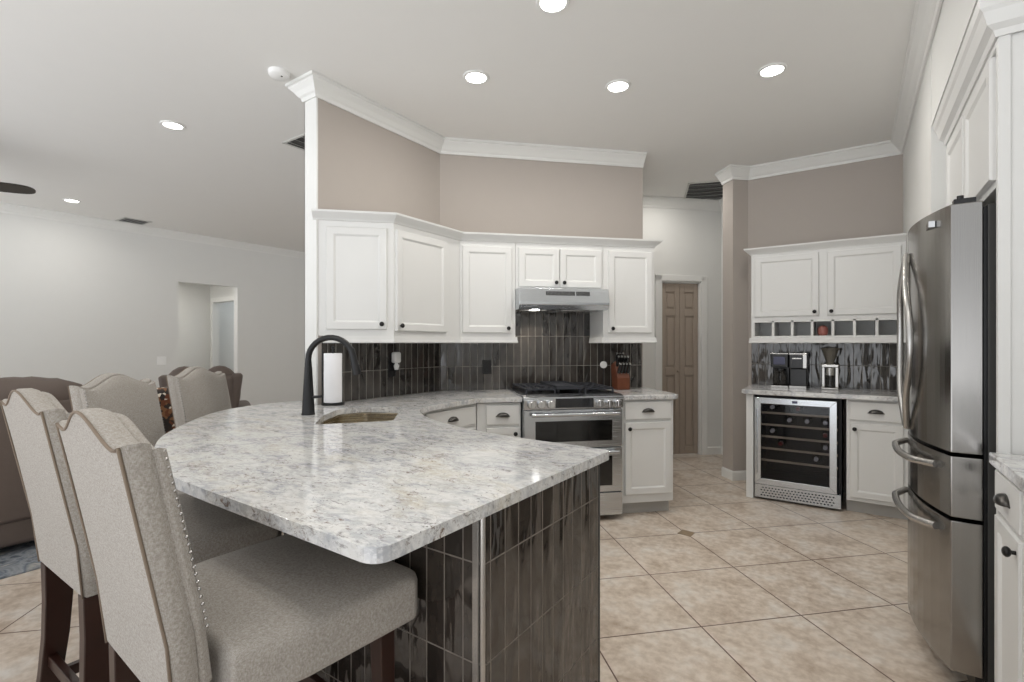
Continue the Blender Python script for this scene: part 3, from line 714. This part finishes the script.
for dd, z in ((d3, .845), (d4, .612)):
    n = 18; pts = []
    for k in range(n+1):
        t = k/n; y = .07+.53*t; a = math.sin(PI*t)
        pts.append((bow(y)-.008-.036*min(1, a*2.0), y, z-.012*a))
    MB().tube(pts, [.014]*(n+1), 12).build('handle', 'nickel', dd, smooth='auto')
def bsurf(y): return bow(y)
MB().box(bow(.14)-.007, bow(.14)+.012, .09, .19, 1.745, 1.768).build('badge', 'chrome', d1)
MB().box(-.08, -.02, .01, .05, ztop, ztop+.018).cyl((-.06, .03, ztop+.016), .010, .016).build('hinge', 'black_plastic', fr)
MB().box(-.07, .02, FL-.07, FL-.02, ztop, ztop+.022).build('hinge', 'black_plastic', fr)

# cabinet above fridge and enclosure panel (local x=-Y, y=+X ; rot -90)
fc = thing('wall_cabinet', 'deep white double-door cabinet above the refrigerator', 'cabinet', (.41, 3.395, 0), -PI/2)
L_ = 1.075
MB().box(0, L_, 0, .60, 1.845, 2.385).box(0, L_, -.0125, 0, 2.303, 2.385).build('body', 'cab_white', fc, bevel=.002)
shaker(fc, .03, .50, 1.87, 2.30, 0, knob=(.47, 1.90)); shaker(fc, .52, L_-.06, 1.87, 2.30, 0, knob=(.55, 1.90))
ep = MB(); ep.box(.40, 1.045, 2.300, 2.318, 0, 2.385).box(.398, .43, 2.292, 2.318, 0, 2.385)
tag(ep.build('fridge_panel', 'cab_white', bevel=.002), 'tall white end panel beside the near side of the refrigerator', 'panel')
cr2 = [(0, 2.325), (.006, 2.325), (.012, 2.345), (.03, 2.36), (.042, 2.40), (.05, 2.412), (.055, 2.443), (0, 2.443)]
tag(MB().sweep([(.3965, 3.395), (.3965, 2.2905), (1.04, 2.2905)], neg(cr2)).build('cabinet_crown', 'cab_white'), 'white crown moulding around the cabinet above the refrigerator', 'moulding')
# right base cabinet
rb = thing('base_cabinet', 'white base cabinet with drawer and door at the right edge beside the fridge', 'cabinet', (.405, 2.290, 0), -PI/2)
MB().box(.0, 2.6, 0, .635, .10, .896).build('body', 'cab_white', rb, bevel=.002)
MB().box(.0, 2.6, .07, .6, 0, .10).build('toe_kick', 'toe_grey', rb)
for x0, x1 in ((.015, .315), (.345, .80), (.83, 1.28), (1.31, 1.76)):
    drawer(rb, x0, x1, .755, .882, 0)
    shaker(rb, x0, x1, .13, .735, 0, knob=(x1-.03, .695))

# ------------------------------------------------------------------ small things on the counters
CT = .9145
fc_ = thing('kitchen_faucet', 'matte black gooseneck pull-down faucet behind the sink', 'faucet', (-2.444, 1.600, CT), math.radians(42))
MB().lathe([(0, 0), (.036, 0), (.036, .004), (.033, .01), (.021, .235), (.0195, .26)]).build('base', 'black_metal', fc_, smooth='auto')
pts = [(0, 0, .22), (0, 0, .27)]
R_ = .118
for k in range(15):
    a = PI-(PI*.93)*k/14; pts.append((R_+R_*math.cos(a)*1.0, 0, .300+R_*1.0*math.sin(a)))
MB().tube(pts, [.0185]*2+[.016]*15, 14).build('spout', 'black_metal', fc_, smooth='auto')
e = Vector(pts[-1]); dn = Vector((.22, 0, -1)).normalized()
MB().tube([e-dn*.03, e, e+dn*.03, e+dn*.10, e+dn*.115], [.0175, .018, .019, .024, .023], 16).build('spray_head', 'black_metal', fc_, smooth='auto')
MB().cyl((0, 0, .085), .010, .0, 'y').tube([(0, .0, .095), (.035, -.012, .095), (.075, -.03, .10)], [.012, .008, .007], 12).build('handle', 'black_metal', fc_, smooth='auto')
pt = thing('paper_towel_holder', 'black paper towel holder with a white roll at the wall end', 'paper towel holder', (-2.708, 1.945, CT), .4)
MB().cyl((0, 0, 0), .070, .012, 'z', 32).cyl((0, 0, .01), .006, .345).sphere((0, 0, .36), .011).build('stand', 'black_metal', pt, smooth='auto')
MB().tube([(-.066, -.01, .01), (-.068, -.01, .33), (-.06, -.01, .345)], .004, 8).build('tension_arm', 'black_metal', pt)
MB().lathe([(.02, .016), (.054, .016), (.055, .02), (.055, .320), (.054, .324), (.02, .324), (.02, .016)]).build('paper_roll', 'paper', pt, smooth='auto')
# coffee maker
cm = thing('coffee_maker', 'black and steel dual coffee maker with glass carafe', 'coffee maker', (-.600, 4.90, CT), .0)
MB().box(0, .135, -.02, .2, 0, .022).box(0, .135, .11, .2, .022, .18).box(0, .135, -.02, .2, .18, .292).build('brewer_body', 'black_plastic', cm, bevel=.006)
MB().box(.14, .272, .03, .2, 0, .17).box(.14, .272, -.025, .2, .17, .29).build('pod_brewer', 'black_plastic', cm, bevel=.008)
MB().box(-.002, .137, -.022, .2, .292, .302).box(.139, .274, -.022, .2, .290, .302).build('top_trim', 'nickel', cm, bevel=.003)
MB().box(.245, .2735, -.028, -.02, .175, .29).box(.165, .235, -.029, -.022, .252, .262).build('side_trim', 'nickel', cm, bevel=.002)
MB().box(.142, .27, -.03, .03, 0, .022).box(.0, .135, -.024, -.02, .0, .02).build('drip_tray', 'nickel', cm, bevel=.003)
MB().box(.022, .112, -.0225, -.018, .205, .270).build('control_panel', 'blue_led', cm, bevel=.001)
cf = MB(); cf.lathe([(0, .024), (.052, .024), (.056, .035), (.055, .10), (.046, .145), (.042, .15)], (.067, .048, 0)); cf.build('carafe', 'carafe_glass', cm, smooth='auto')
MB().tube([(.067, -.005, .14), (.067, -.035, .13), (.067, -.035, .06), (.067, -.008, .05)], .006, 8).cyl((.067, .048, .15), .043, .014).build('carafe_handle', 'black_plastic', cm)
# grinder
gd_ = thing('coffee_grinder', 'steel burr coffee grinder with clear bean hopper', 'coffee grinder', (-.163, 4.97, CT), 0)
MB().box(-.062, .062, -.075, .075, 0, .018).box(-.062, -.035, -.0, .075, .018, .19).box(.035, .062, -.05, .075, .018, .19).box(-.062, .062, -.07, .075, .185, .212).build('body', 'nickel', gd_, bevel=.006)
MB().box(-.034, .034, .02, .07, .018, .185).build('back_plate', 'black_plastic', gd_)
MB().lathe([(0, .02), (.033, .02), (.033, .118), (0, .118)], (0, -.03, 0)).build('grounds_bin', 'carafe_glass', gd_, smooth='auto')
MB().cyl((0, -.03, .12), .034, .062).build('collar', 'nickel', gd_, smooth='auto')
MB().lathe([(.028, .212), (.03, .235), (.036, .25), (.062, .335), (.064, .34)]).build('hopper', 'clear_plastic', gd_, smooth='auto')
MB().lathe([(0, .338), (.066, .338), (.068, .345), (.06, .352), (0, .356)]).build('lid', 'clear_plastic', gd_, smooth='auto')
MB().lathe([(0, .236), (.028, .236), (.045, .285), (0, .295)]).build('coffee_beans', 'beans', gd_, smooth='auto')
# knife block
kx, ky = w2(1.505, .16)
kb = thing('knife_block', 'reddish wooden knife block on the counter right of the range', 'knife block', (kx, ky, CT), PI/4)
MB().prism_x([(-.065, 0), (.055, 0), (.085, .20), (-.0, .235), (-.065, .10)], -.055, .055).build('block', 'block_wood', kb, bevel=.005)
kn0 = None
tilt = math.radians(-22)
spots = [(r, c) for r in range(3) for c in range(4)][:11]
for i, (r_, c_) in enumerate(spots):
    if kn0 is None:
        kn = thing('kitchen_knife', 'x', 'knife')
        MB().box(-.0095, .0095, -.011, .011, .0, .085).build('handle', 'black_plastic', kn, bevel=.004)
        MB().box(-.0085, .0085, -.010, .010, .085, .095).cyl((0, 0, -.004), .009, .006).build('end_cap', 'chrome', kn, bevel=.002); kn0 = kn
    else: kn = copy_tree(kn0)
    yy = -.050+r_*.035; base = Vector((-.040+c_*.027, yy, .112+.105*(yy+.065)/.065 if yy < 0 else .225-.03*yy/.085))
    p = Matrix.Rotation(PI/4, 4, 'Z') @ base
    kn.location = (kx+p.x, ky+p.y, CT+base.z+.004); kn.rotation_euler = (math.radians(28), 0, PI/4)
    rn = ('front', 'middle', 'back')[r_]
    tag(kn, 'black-handled knife with steel end cap in the %s row of the wooden knife block' % rn, 'knife', 'knives in the %s row of the knife block' % rn)
sc = thing('white_disc_stand', 'small round white dial standing behind the left of the knife block', 'utensil', (*w2(1.375, .10), CT), PI/4)
MB().cyl((0, 0, 0), .022, .01).cyl((0, 0, .01), .005, .175).build('stand', 'black_metal', sc, smooth='auto')  # plain white disc on a thin stand, use unidentified
MB().cyl((0, -.012, .205), .030, .016, 'y', 28).build('disc', 'white_plastic', sc, bevel=.003, smooth='auto')
# outlets
def outlet(origin, rot, label, name='wall_outlet', mat='black_plastic', w=.036, hh=.058):
    r = thing(name, label, 'outlet', origin, rot)
    MB().box(-w, w, -.006, 0, -hh, hh).build('cover_plate', mat, r, bevel=.002)
    MB().box(-.016, .016, -.009, -.006, .008, .038).box(-.016, .016, -.009, -.006, -.038, -.008).build('socket', mat, r, bevel=.002)
    return r
outlet((*w2(.385, .0125), 1.105), PI/4, 'black outlet on the tile backsplash left of the range')
outlet((W1X+.0125, 2.50, 1.115), PI/2, 'black outlet on the tile backsplash behind the sink')
af = thing('plug_in_freshener', 'white plug-in air freshener on the outlet behind the sink', 'air freshener', (W1X+.022, 2.515, 1.17), PI/2)
MB().box(-.032, .032, -.045, 0, -.012, .068).build('body', 'white_plastic', af, bevel=.014, seg=4)
MB().lathe([(0, -.05), (.014, -.05), (.02, -.02), (.012, -.005), (.012, .0), (0, .0)], (0, -.025, -.012)).build('refill', 'white_plastic', af, smooth='auto')
tag(MB().box(0, .006, -.06, .06, -.06, .06).box(.006, .010, -.030, -.012, -.03, .03).box(.006, .010, .012, .030, -.03, .03).build('light_switch', 'white_plastic', bevel=.002, loc=(LX, 3.09, 1.05)), 'white double light switch on the living room wall beside the hallway opening', 'light switch')

# ------------------------------------------------------------------ bar stools
def stool_proto():
    r = thing('bar_stool', 'x', 'bar stool')
    W_ = .224; 
    def outline(W_, z0, zc, zh, n=10):
        pts = [(-W_*.93, z0), (W_*.93, z0), (W_, z0+.15)]
        # right shoulder -> hump -> left shoulder (camel back)
        top = []
        for k in range(2*n+1):
            t = -1+2*k/(2*n); a = abs(t)
            hgt = zc+(zh-zc)*(.5+.5*math.cos(PI*min(1, a/.86)))+(.012*max(0, (a-.86)/.14))
            top.append((t*W_, hgt))
        pts += [(x, z) for x, z in top[::-1]]
        pts.append((-W_, z0+.15))
        return pts
    def back_mesh(W_, z0, zc, zh, y0, y1, puff):
        mb = MB(); pl = outline(W_, z0, zc, zh)
        def lean(z): return -.16*max(0, z-.66)-.05*max(0, z-.66)**2
        cx = sum(p[0] for p in pl)/len(pl); cz = (z0+zh)/2
        layers = []
        L5 = [(y0, .965), (y0+.010, 1.0), (y1-.012, 1.0), (y1, .965)]
        for yy, k in L5:
            ring = []
            for x, z in pl:
                X = x*k if abs(x) > .001 else x; Z = cz+(z-cz)*(1-(1-k)*.6)
                ring.append(mb.bm.verts.new((X, yy+lean(Z), Z)))
            layers.append(ring)
        for A, B in zip(layers, layers[1:]):
            n = len(A)
            for i in range(n): mb.bm.faces.new((A[i], A[(i+1) % n], B[(i+1) % n], B[i]))
        # faces: strips matching left/right
        for ring, yy, sg in ((layers[0], y0, 0), (layers[-1], y1, 1)):
            n = len(ring)
            # ring order: bl, br, br2, top right..left, bl2 ; build horizontal strips
            top = ring[3:-1]; m_ = len(top)
            rows = 10
            grid = [list(reversed(top))]
            z_b = [ring[0].co, ring[1].co]
            lowL, lowR = ring[-1], ring[2]
            for q in range(1, rows+1):
                f = q/rows; row = []
                for j, tv in enumerate(grid[0]):
                    u = j/(m_-1)
                    L0 = lowL.co.copy(); R0 = lowR.co.copy()
                    bz = L0.lerp(R0, u)
                    if q == rows: row.append(lowL if j == 0 else (lowR if j == m_-1 else None))
                    z = tv.co.z*(1-f)+bz.z*f; x = tv.co.x*(1-f)+bz.x*f
                    pf = puff*math.sin(PI*u)**.6*math.sin(PI*min(1, f*1.0))**.5 if sg and 0 < u < 1 else 0
                    if q < rows or row[-1] is None:
                        vtx = mb.bm.verts.new((x, yy+lean(z)+pf, z))
                        if q == rows: row[-1] = vtx
                        else: row.append(vtx)
                grid.append(row)
            for A, B in zip(grid, grid[1:]):
                for j in range(m_-1):
                    try: mb.bm.faces.new((A[j], A[j+1], B[j+1], B[j]))
                    except ValueError: pass
            last = grid[-1]
            try: mb.bm.faces.new([ring[0], ring[1]]+last[::-1])
            except ValueError: pass
        bmesh.ops.remove_doubles(mb.bm, verts=mb.bm.verts[:], dist=.0001)
        return mb, pl, lean
    mb, pl, lean = back_mesh(W_, .60, 1.116, 1.172, -.235, -.188, 0)
    bk = mb.build('backrest', 'linen', r, smooth='auto')
    mb, pl2, _ = back_mesh(W_-.003, .640, 1.103, 1.160, -.192, -.166, .024)
    mb.build('back_cushion', 'linen', bk, smooth='auto')
    # piping on rear edge: up one side, over the top, down the other
    def pipe(yo, W2_, rad, z0=.60, mat='piping_tan', nm='piping'):
        seq = [(x, z) for x, z in pl[2:]]
        pts = [(pl[1][0], yo+lean(z0), z0)]
        for x, z in pl[2:]: pts.append((x*W2_, yo+lean(z), .88+(z-.88)*(1-(1-W2_)*.6)))
        pts.append((pl[0][0], yo+lean(z0), z0))
        MB().tube(pts, rad, 8).build(nm, mat, bk, smooth=True)
    pipe(-.2345, .972, .0030)
    # nailheads along the front boxing edge
    nl = MB()
    path = [(x*1.0, z) for x, z in pl[2:]]
    acc = 0; 
    for (x0, z0), (x1, z1) in zip(path, path[1:]):
        d = math.hypot(x1-x0, z1-z0); n = max(1, int(d/.016))
        for k in range(n):
            t = k/n; x = x0+(x1-x0)*t; z = z0+(z1-z0)*t
            nl.sphere((x*.957, -.1665+lean(z), .88+(z-.88)*.915), .0036, seg=8)
    nl.build('nailhead_trim', 'nickel', bk, smooth=True)
    # seat: puffy cushion
    sw, sb, sf = .268, -.15, .318
    s_ = MB()
    outl = [(-sw*.92, sb), (sw*.92, sb), (sw, .0), (sw+.008, sf-.03), (sw-.02, sf), (-sw+.02, sf), (-sw-.008, sf-.03), (-sw, .0)]
    prof = [(.95, .582), (1.0, .592), (1.0, .675), (.985, .692), (.94, .702), (.7, .712), (.3, .716)]
    rg_ = []
    for k, z in prof: rg_.append([s_.bm.verts.new((x*k, (y-.06)*k+.06, z)) for x, y in outl])
    for A, B in zip(rg_, rg_[1:]):
        n = len(A)
        for i in range(n): s_.bm.faces.new((A[i], A[(i+1) % n], B[(i+1) % n], B[i]))
    s_.bm.faces.new(rg_[0][::-1]); s_.bm.faces.new(rg_[-1])
    s_.build('seat', 'linen', r, bevel=.012, seg=3, smooth='auto')
    # side wing joining back to seat
    def leg(p0, p1, w0, w1, d0=None, d1=None):
        m_ = MB(); a = Vector(p0); b = Vector(p1); d0 = d0 or w0; d1 = d1 or w1
        N = 5; rings = []
        for k in range(N+1):
            t = k/N; p = a.lerp(b, t); off = (b-a)*0
            w_ = w0+(w1-w0)*t; dd = d0+(d1-d0)*t
            rings.append([m_.bm.verts.new((p.x+sx*w_/2, p.y+sy*dd/2-(.02*math.sin(PI*t) if p0[1] < 0 else 0)*-1, p.z)) for sx, sy in ((-1, -1), (1, -1), (1, 1), (-1, 1))])
        for A, B in zip(rings, rings[1:]):
            for i in range(4): m_.bm.faces.new((A[i], A[(i+1) % 4], B[(i+1) % 4], B[i]))
        m_.bm.faces.new(rings[0][::-1]); m_.bm.faces.new(rings[-1])
        m_.build('leg', 'espresso', r, bevel=.003)
    for sx in (-1, 1):
        leg((sx*.182, -.195, .60), (sx*.190, -.255, 0), .046, .034, .075, .045)
        leg((sx*.205, .235, .585), (sx*.210, .245, 0), .046, .034)
    for sx in (-1, 1): MB().box(sx*.196-.011, sx*.196+.011, -.215, .225, .20, .235).build('stretcher', 'espresso', r, bevel=.002)
    MB().box(-.19, .19, .228, .250, .27, .305).build('footrest', 'espresso', r, bevel=.002)
    MB().box(-.17, .17, -.222, -.200, .27, .305).build('stretcher', 'espresso', r, bevel=.002)
    MB().box(-.19, .19, -.2, .22, .560, .584).build('seat_frame', 'espresso', r, bevel=.003)
    return r
st0 = stool_proto()
STOOLS = [(-1.222, .645, -3, 'beige linen bar stool nearest the camera, its back toward the viewer'),
          (-1.948, .69, 0, 'beige linen bar stool second from the camera, behind the nearest one'),
          (-2.765, 1.07, -57, 'linen bar stool at the rounded bar end, front showing nailheads, beside the mottled chair'),
          (-3.20, 1.62, -60, 'farthest linen bar stool, in front of the brown recliner')]
for i, (x, y, a, lb) in enumerate(STOOLS):
    o = st0 if i == 0 else copy_tree(st0)
    o.location = (x, y, 0); o.rotation_euler = (0, 0, math.radians(a)); o['label'] = lb
    if i > 1: o.scale = (1, 1, .985)
    o['group'] = 'linen bar stools along the peninsula'

# ------------------------------------------------------------------ living room furniture
def puff(name, x0, x1, y0, y1, z0, z1, parent, mat='sofa_leather', r=.06, n=None):
    return MB().box(x0, x1, y0, y1, z0, z1).build(name, mat, parent, bevel=r, seg=5, smooth='auto')
tag(MB().box(-6.9, -3.87, -1.2, 1.30, .0, .012).build('area_rug', 'rug_weave', bevel=.003), 'blue-grey patterned area rug under the brown sofa', 'rug')
sf = thing('sofa', 'large brown leather sofa with a puffy back, behind the bar stools', 'sofa', (-4.20, 1.17, .012), PI/2)
# local x = +Y, local y = -X ; back faces the kitchen
puff('base', -2.3, 0, .02, .92, .05, .42, sf, r=.03)
puff('back_panel', -2.3, 0, .0, .16, .20, .93, sf, r=.025)
for k in range(3):
    x1 = -.01-k*.76; c = MB(); n = 18
    prof = []
    for j in range(16):
        a = 2*PI*j/16; prof.append((.10+.15*math.cos(a)*(1 if math.cos(a) > 0 else .75), .955+.125*math.sin(a)))
    rings = []
    for i in range(n+1):
        t = i/n; e_ = min(1, math.sin(PI*min(max(t, .0), 1))**.28 if 0 < t < 1 else .25)
        wr = .008*math.sin(i*2.3+k)+.006*math.sin(i*4.1)
        rings.append([c.bm.verts.new((x1-.74+.74*t, .10+(py-.10)*e_, .90+(pz-.90)*(e_+wr*2))) for py, pz in prof])
    for A, B in zip(rings, rings[1:]):
        for i in range(16): c.bm.faces.new((A[i], A[(i+1) % 16], B[(i+1) % 16], B[i]))
    c.bm.faces.new(rings[0][::-1]); c.bm.faces.new(rings[-1])
    c.build('back_pillow', 'sofa_leather', sf, smooth='auto')
    puff('seat_cushion', x1-.74, x1, .28, .95, .40, .56, sf, r=.05)
puff('armrest', -.04, .10, .05, .92, .05, .66, sf, r=.07); puff('armrest', -2.52, -2.3, .05, .92, .05, .66, sf, r=.07)
rc = thing('recliner', 'brown leather recliner with winged back near the hallway opening', 'recliner', (-5.30, 2.31, 0), math.radians(65))
puff('base', -.36, .36, .05, .80, .04, .44, rc, r=.03)
for sx in (-1, 1):
    puff('armrest', sx*.36-.10, sx*.36+.10, .10, .85, .04, .64, rc, r=.06)
    lobe = MB(); lobe.sphere((sx*.15, .10, .80), .20, (.95, .62, 1.38), 24); lobe.build('back_cushion', 'sofa_leather', rc, smooth=True)
    wg = MB(); wg.prism_y([(sx*.22, .45), (sx*.29, .45), (sx*.36, .99), (sx*.25, .99)], .0, .24); wg.build('wing', 'sofa_leather', rc, bevel=.03, seg=4, smooth='auto')
puff('back_panel', -.28, .28, -.02, .14, .3, .98, rc, r=.05)
ac = thing('accent_chair', 'small accent chair in mottled brown, black and cream fabric between two bar stools', 'chair', (-3.95, 1.62, 0), math.radians(90))
puff('seat', -.22, .22, .06, .46, .26, .44, ac, 'mottled_fabric', .04)
puff('backrest', -.22, .22, .0, .14, .30, .99, ac, 'mottled_fabric', .05)
for sx in (-1, 1):
    for yy in (.08, .42): MB().cyl((sx*.17, yy, 0), .014, .27, 'z', 12, r2=.024).build('leg', 'espresso', ac, smooth='auto')
# ceiling fan
fn = thing('ceiling_fan', 'dark wooden ceiling fan, one blade tip reaching into view at left', 'ceiling fan', (-6.17, .61, 2.63), math.radians(62.5))
MB().lathe([(0, -.10), (.07, -.10), (.11, -.06), (.12, 0), (.11, .05), (.04, .09), (0, .09)]).build('motor', 'fan_wood', fn, smooth='auto')
MB().cyl((0, 0, .08), .014, .23).build('downrod', 'fan_wood', fn); MB().cyl((0, 0, .30), .05, .07, r2=.07).build('canopy', 'fan_wood', fn, smooth='auto')
for k in range(5):
    M = Matrix.Rotation(2*PI*k/5+math.radians(2), 4, 'Z') @ Matrix.Rotation(math.radians(-16), 4, 'X')
    bl = MB()
    pts = smoothcurve([(.16, -.045), (.30, -.065), (.52, -.075), (.64, -.055), (.675, 0), (.64, .05), (.52, .07), (.30, .065), (.16, .045)], 5)
    a = [bl.bm.verts.new(M @ Vector((x, y, -.006))) for x, y in pts]; b2 = [bl.bm.verts.new(M @ Vector((x, y, .006))) for x, y in pts]; n = len(a)
    for i in range(n): bl.bm.faces.new((a[i], a[(i+1) % n], b2[(i+1) % n], b2[i]))
    bl.bm.faces.new(a[::-1]); bl.bm.faces.new(b2)
    blade = bl.build('blade', 'fan_wood', fn)
    MB().box(.08, .22, -.02, .02, -.016, -.006, M).build('blade_bracket', 'black_metal', blade)

# ------------------------------------------------------------------ ceiling fixtures
def unproj(px, py, z=HC):
    t = (z-1.3)*497/(343.5-py); l = (px-512)/497*t; a = math.radians(34.5)
    return (l*math.cos(a)-t*math.sin(a), l*math.sin(a)+t*math.cos(a))
spots = [((-1.944, 2.432), 'recessed ceiling light nearest the sink cabinets'), ((-1.255, 3.037), 'recessed ceiling light above the range front'),
         ((-0.409, 3.390), 'recessed ceiling light toward the fridge side of the kitchen'), ((-1.208, 2.110), 'recessed ceiling light above the peninsula end, cut by the photo top'),
         ((-4.274, 1.658), 'recessed ceiling light in the living room beyond the bar'), ((-7.500, 1.867), 'recessed ceiling light near the far living room wall')]
rl0 = None
def lamp_at(x, y, parent=None, e=LAMP):
    d = bpy.data.lights.new('downlight_and_fill', 'AREA'); d.shape = 'DISK'; d.size = .14; d.energy = e; d.color = (1, .96, .90)
    return d
for (x, y), lb in spots:
    if rl0 is None:
        r = thing('recessed_light', lb, 'ceiling light', (x, y, HC), 0)
        MB().lathe([(.062, -.002), (.064, -.008), (.080, -.007), (.084, 0), (.062, 0), (.062, -.002)]).build('trim_ring', 'trim_white', r, smooth='auto')
        MB().lathe([(0, -.003), (.062, -.003), (.062, -.0005), (0, -.0005)]).build('lens', 'lamp_lens', r); rl0 = r
    else: r = copy_tree(rl0); r.location = (x, y, HC)
    r['label'] = lb; r['group'] = 'recessed ceiling lights'
fill_spots = [(-1.2, .3), (-.2, .6), (-3.2, -.4), (-6.0, 4.5), (-1.55, 5.2)]  # unseen lamps added as fill, no fixtures at these points
for x, y in [s[0] for s in spots]+fill_spots:
    lo = bpy.data.objects.new('downlight_and_fill', lamp_at(x, y, e=LAMP)); COL.objects.link(lo); lo.location = (x, y, HC-.012)
hl = bpy.data.lights.new('hallway_fill', 'AREA'); hl.size = .3; hl.energy = 10; hl.color = (1, .97, .93)  # added fill lamp, out of view, brightens the hallway opening
ho = bpy.data.objects.new('hallway_fill', hl); COL.objects.link(ho); ho.location = (LX-.7, 3.35, 2.40)
hl = bpy.data.lights.new('far_room_fill', 'AREA'); hl.size = .8; hl.energy = 8; hl.color = (.85, .93, 1)  # added bluish fill lamp, no window modelled in the far room
ho = bpy.data.objects.new('far_room_fill', hl); COL.objects.link(ho); ho.location = (LX-.8, 5.4, 2.6)
def vent(x, y, w_, d_, rot, label, slats, name='ceiling_vent'):
    r = thing(name, label, 'ceiling vent', (x, y, HC), rot)
    fr_ = MB(); b = .022
    fr_.box(-w_, w_, -d_, -d_+b, -.008, 0).box(-w_, w_, d_-b, d_, -.008, 0).box(-w_, -w_+b, -d_, d_, -.008, 0).box(w_-b, w_, -d_, d_, -.008, 0)
    fr_.build('frame', 'vent_white', r, bevel=.002)
    MB().box(-w_+b, w_-b, -d_+b, d_-b, -.002, -.0005).build('duct_opening', 'grille_dark', r)
    for k in range(slats):
        y_ = -d_+b+(2*(d_-b))*(k+.5)/slats
        M = Matrix.Translation((0, y_, -.006)) @ Matrix.Rotation(math.radians(30), 4, 'X')
        MB().box(-w_+b, w_-b, -.0075, .0075, -.001, .001, M).build('slat', 'vent_white', r)
vent(-1.20, 5.74, .36, .36, math.radians(20), 'white slatted air return grille near the nook wall stub', 5)
vx, vy = unproj(134, 221); vent(vx, vy, .16, .16, 0, 'small square vent near the far living room wall', 6)
vent(-3.70, 2.46, .15, .20, PI/2, 'slatted vent in the living room ceiling beside the sink wall end', 4)
vx, vy = unproj(279, 72); sd = thing('smoke_detector', 'round white smoke detector on the ceiling left of the sink wall', 'smoke detector', (vx, vy, HC), 0)
MB().lathe([(0, -.035), (.045, -.035), (.058, -.025), (.062, 0), (0, 0)]).build('housing', 'white_plastic', sd, smooth='auto')
MB().cyl((.03, 0, -.037), .006, .003).build('indicator', 'grille_dark', sd)
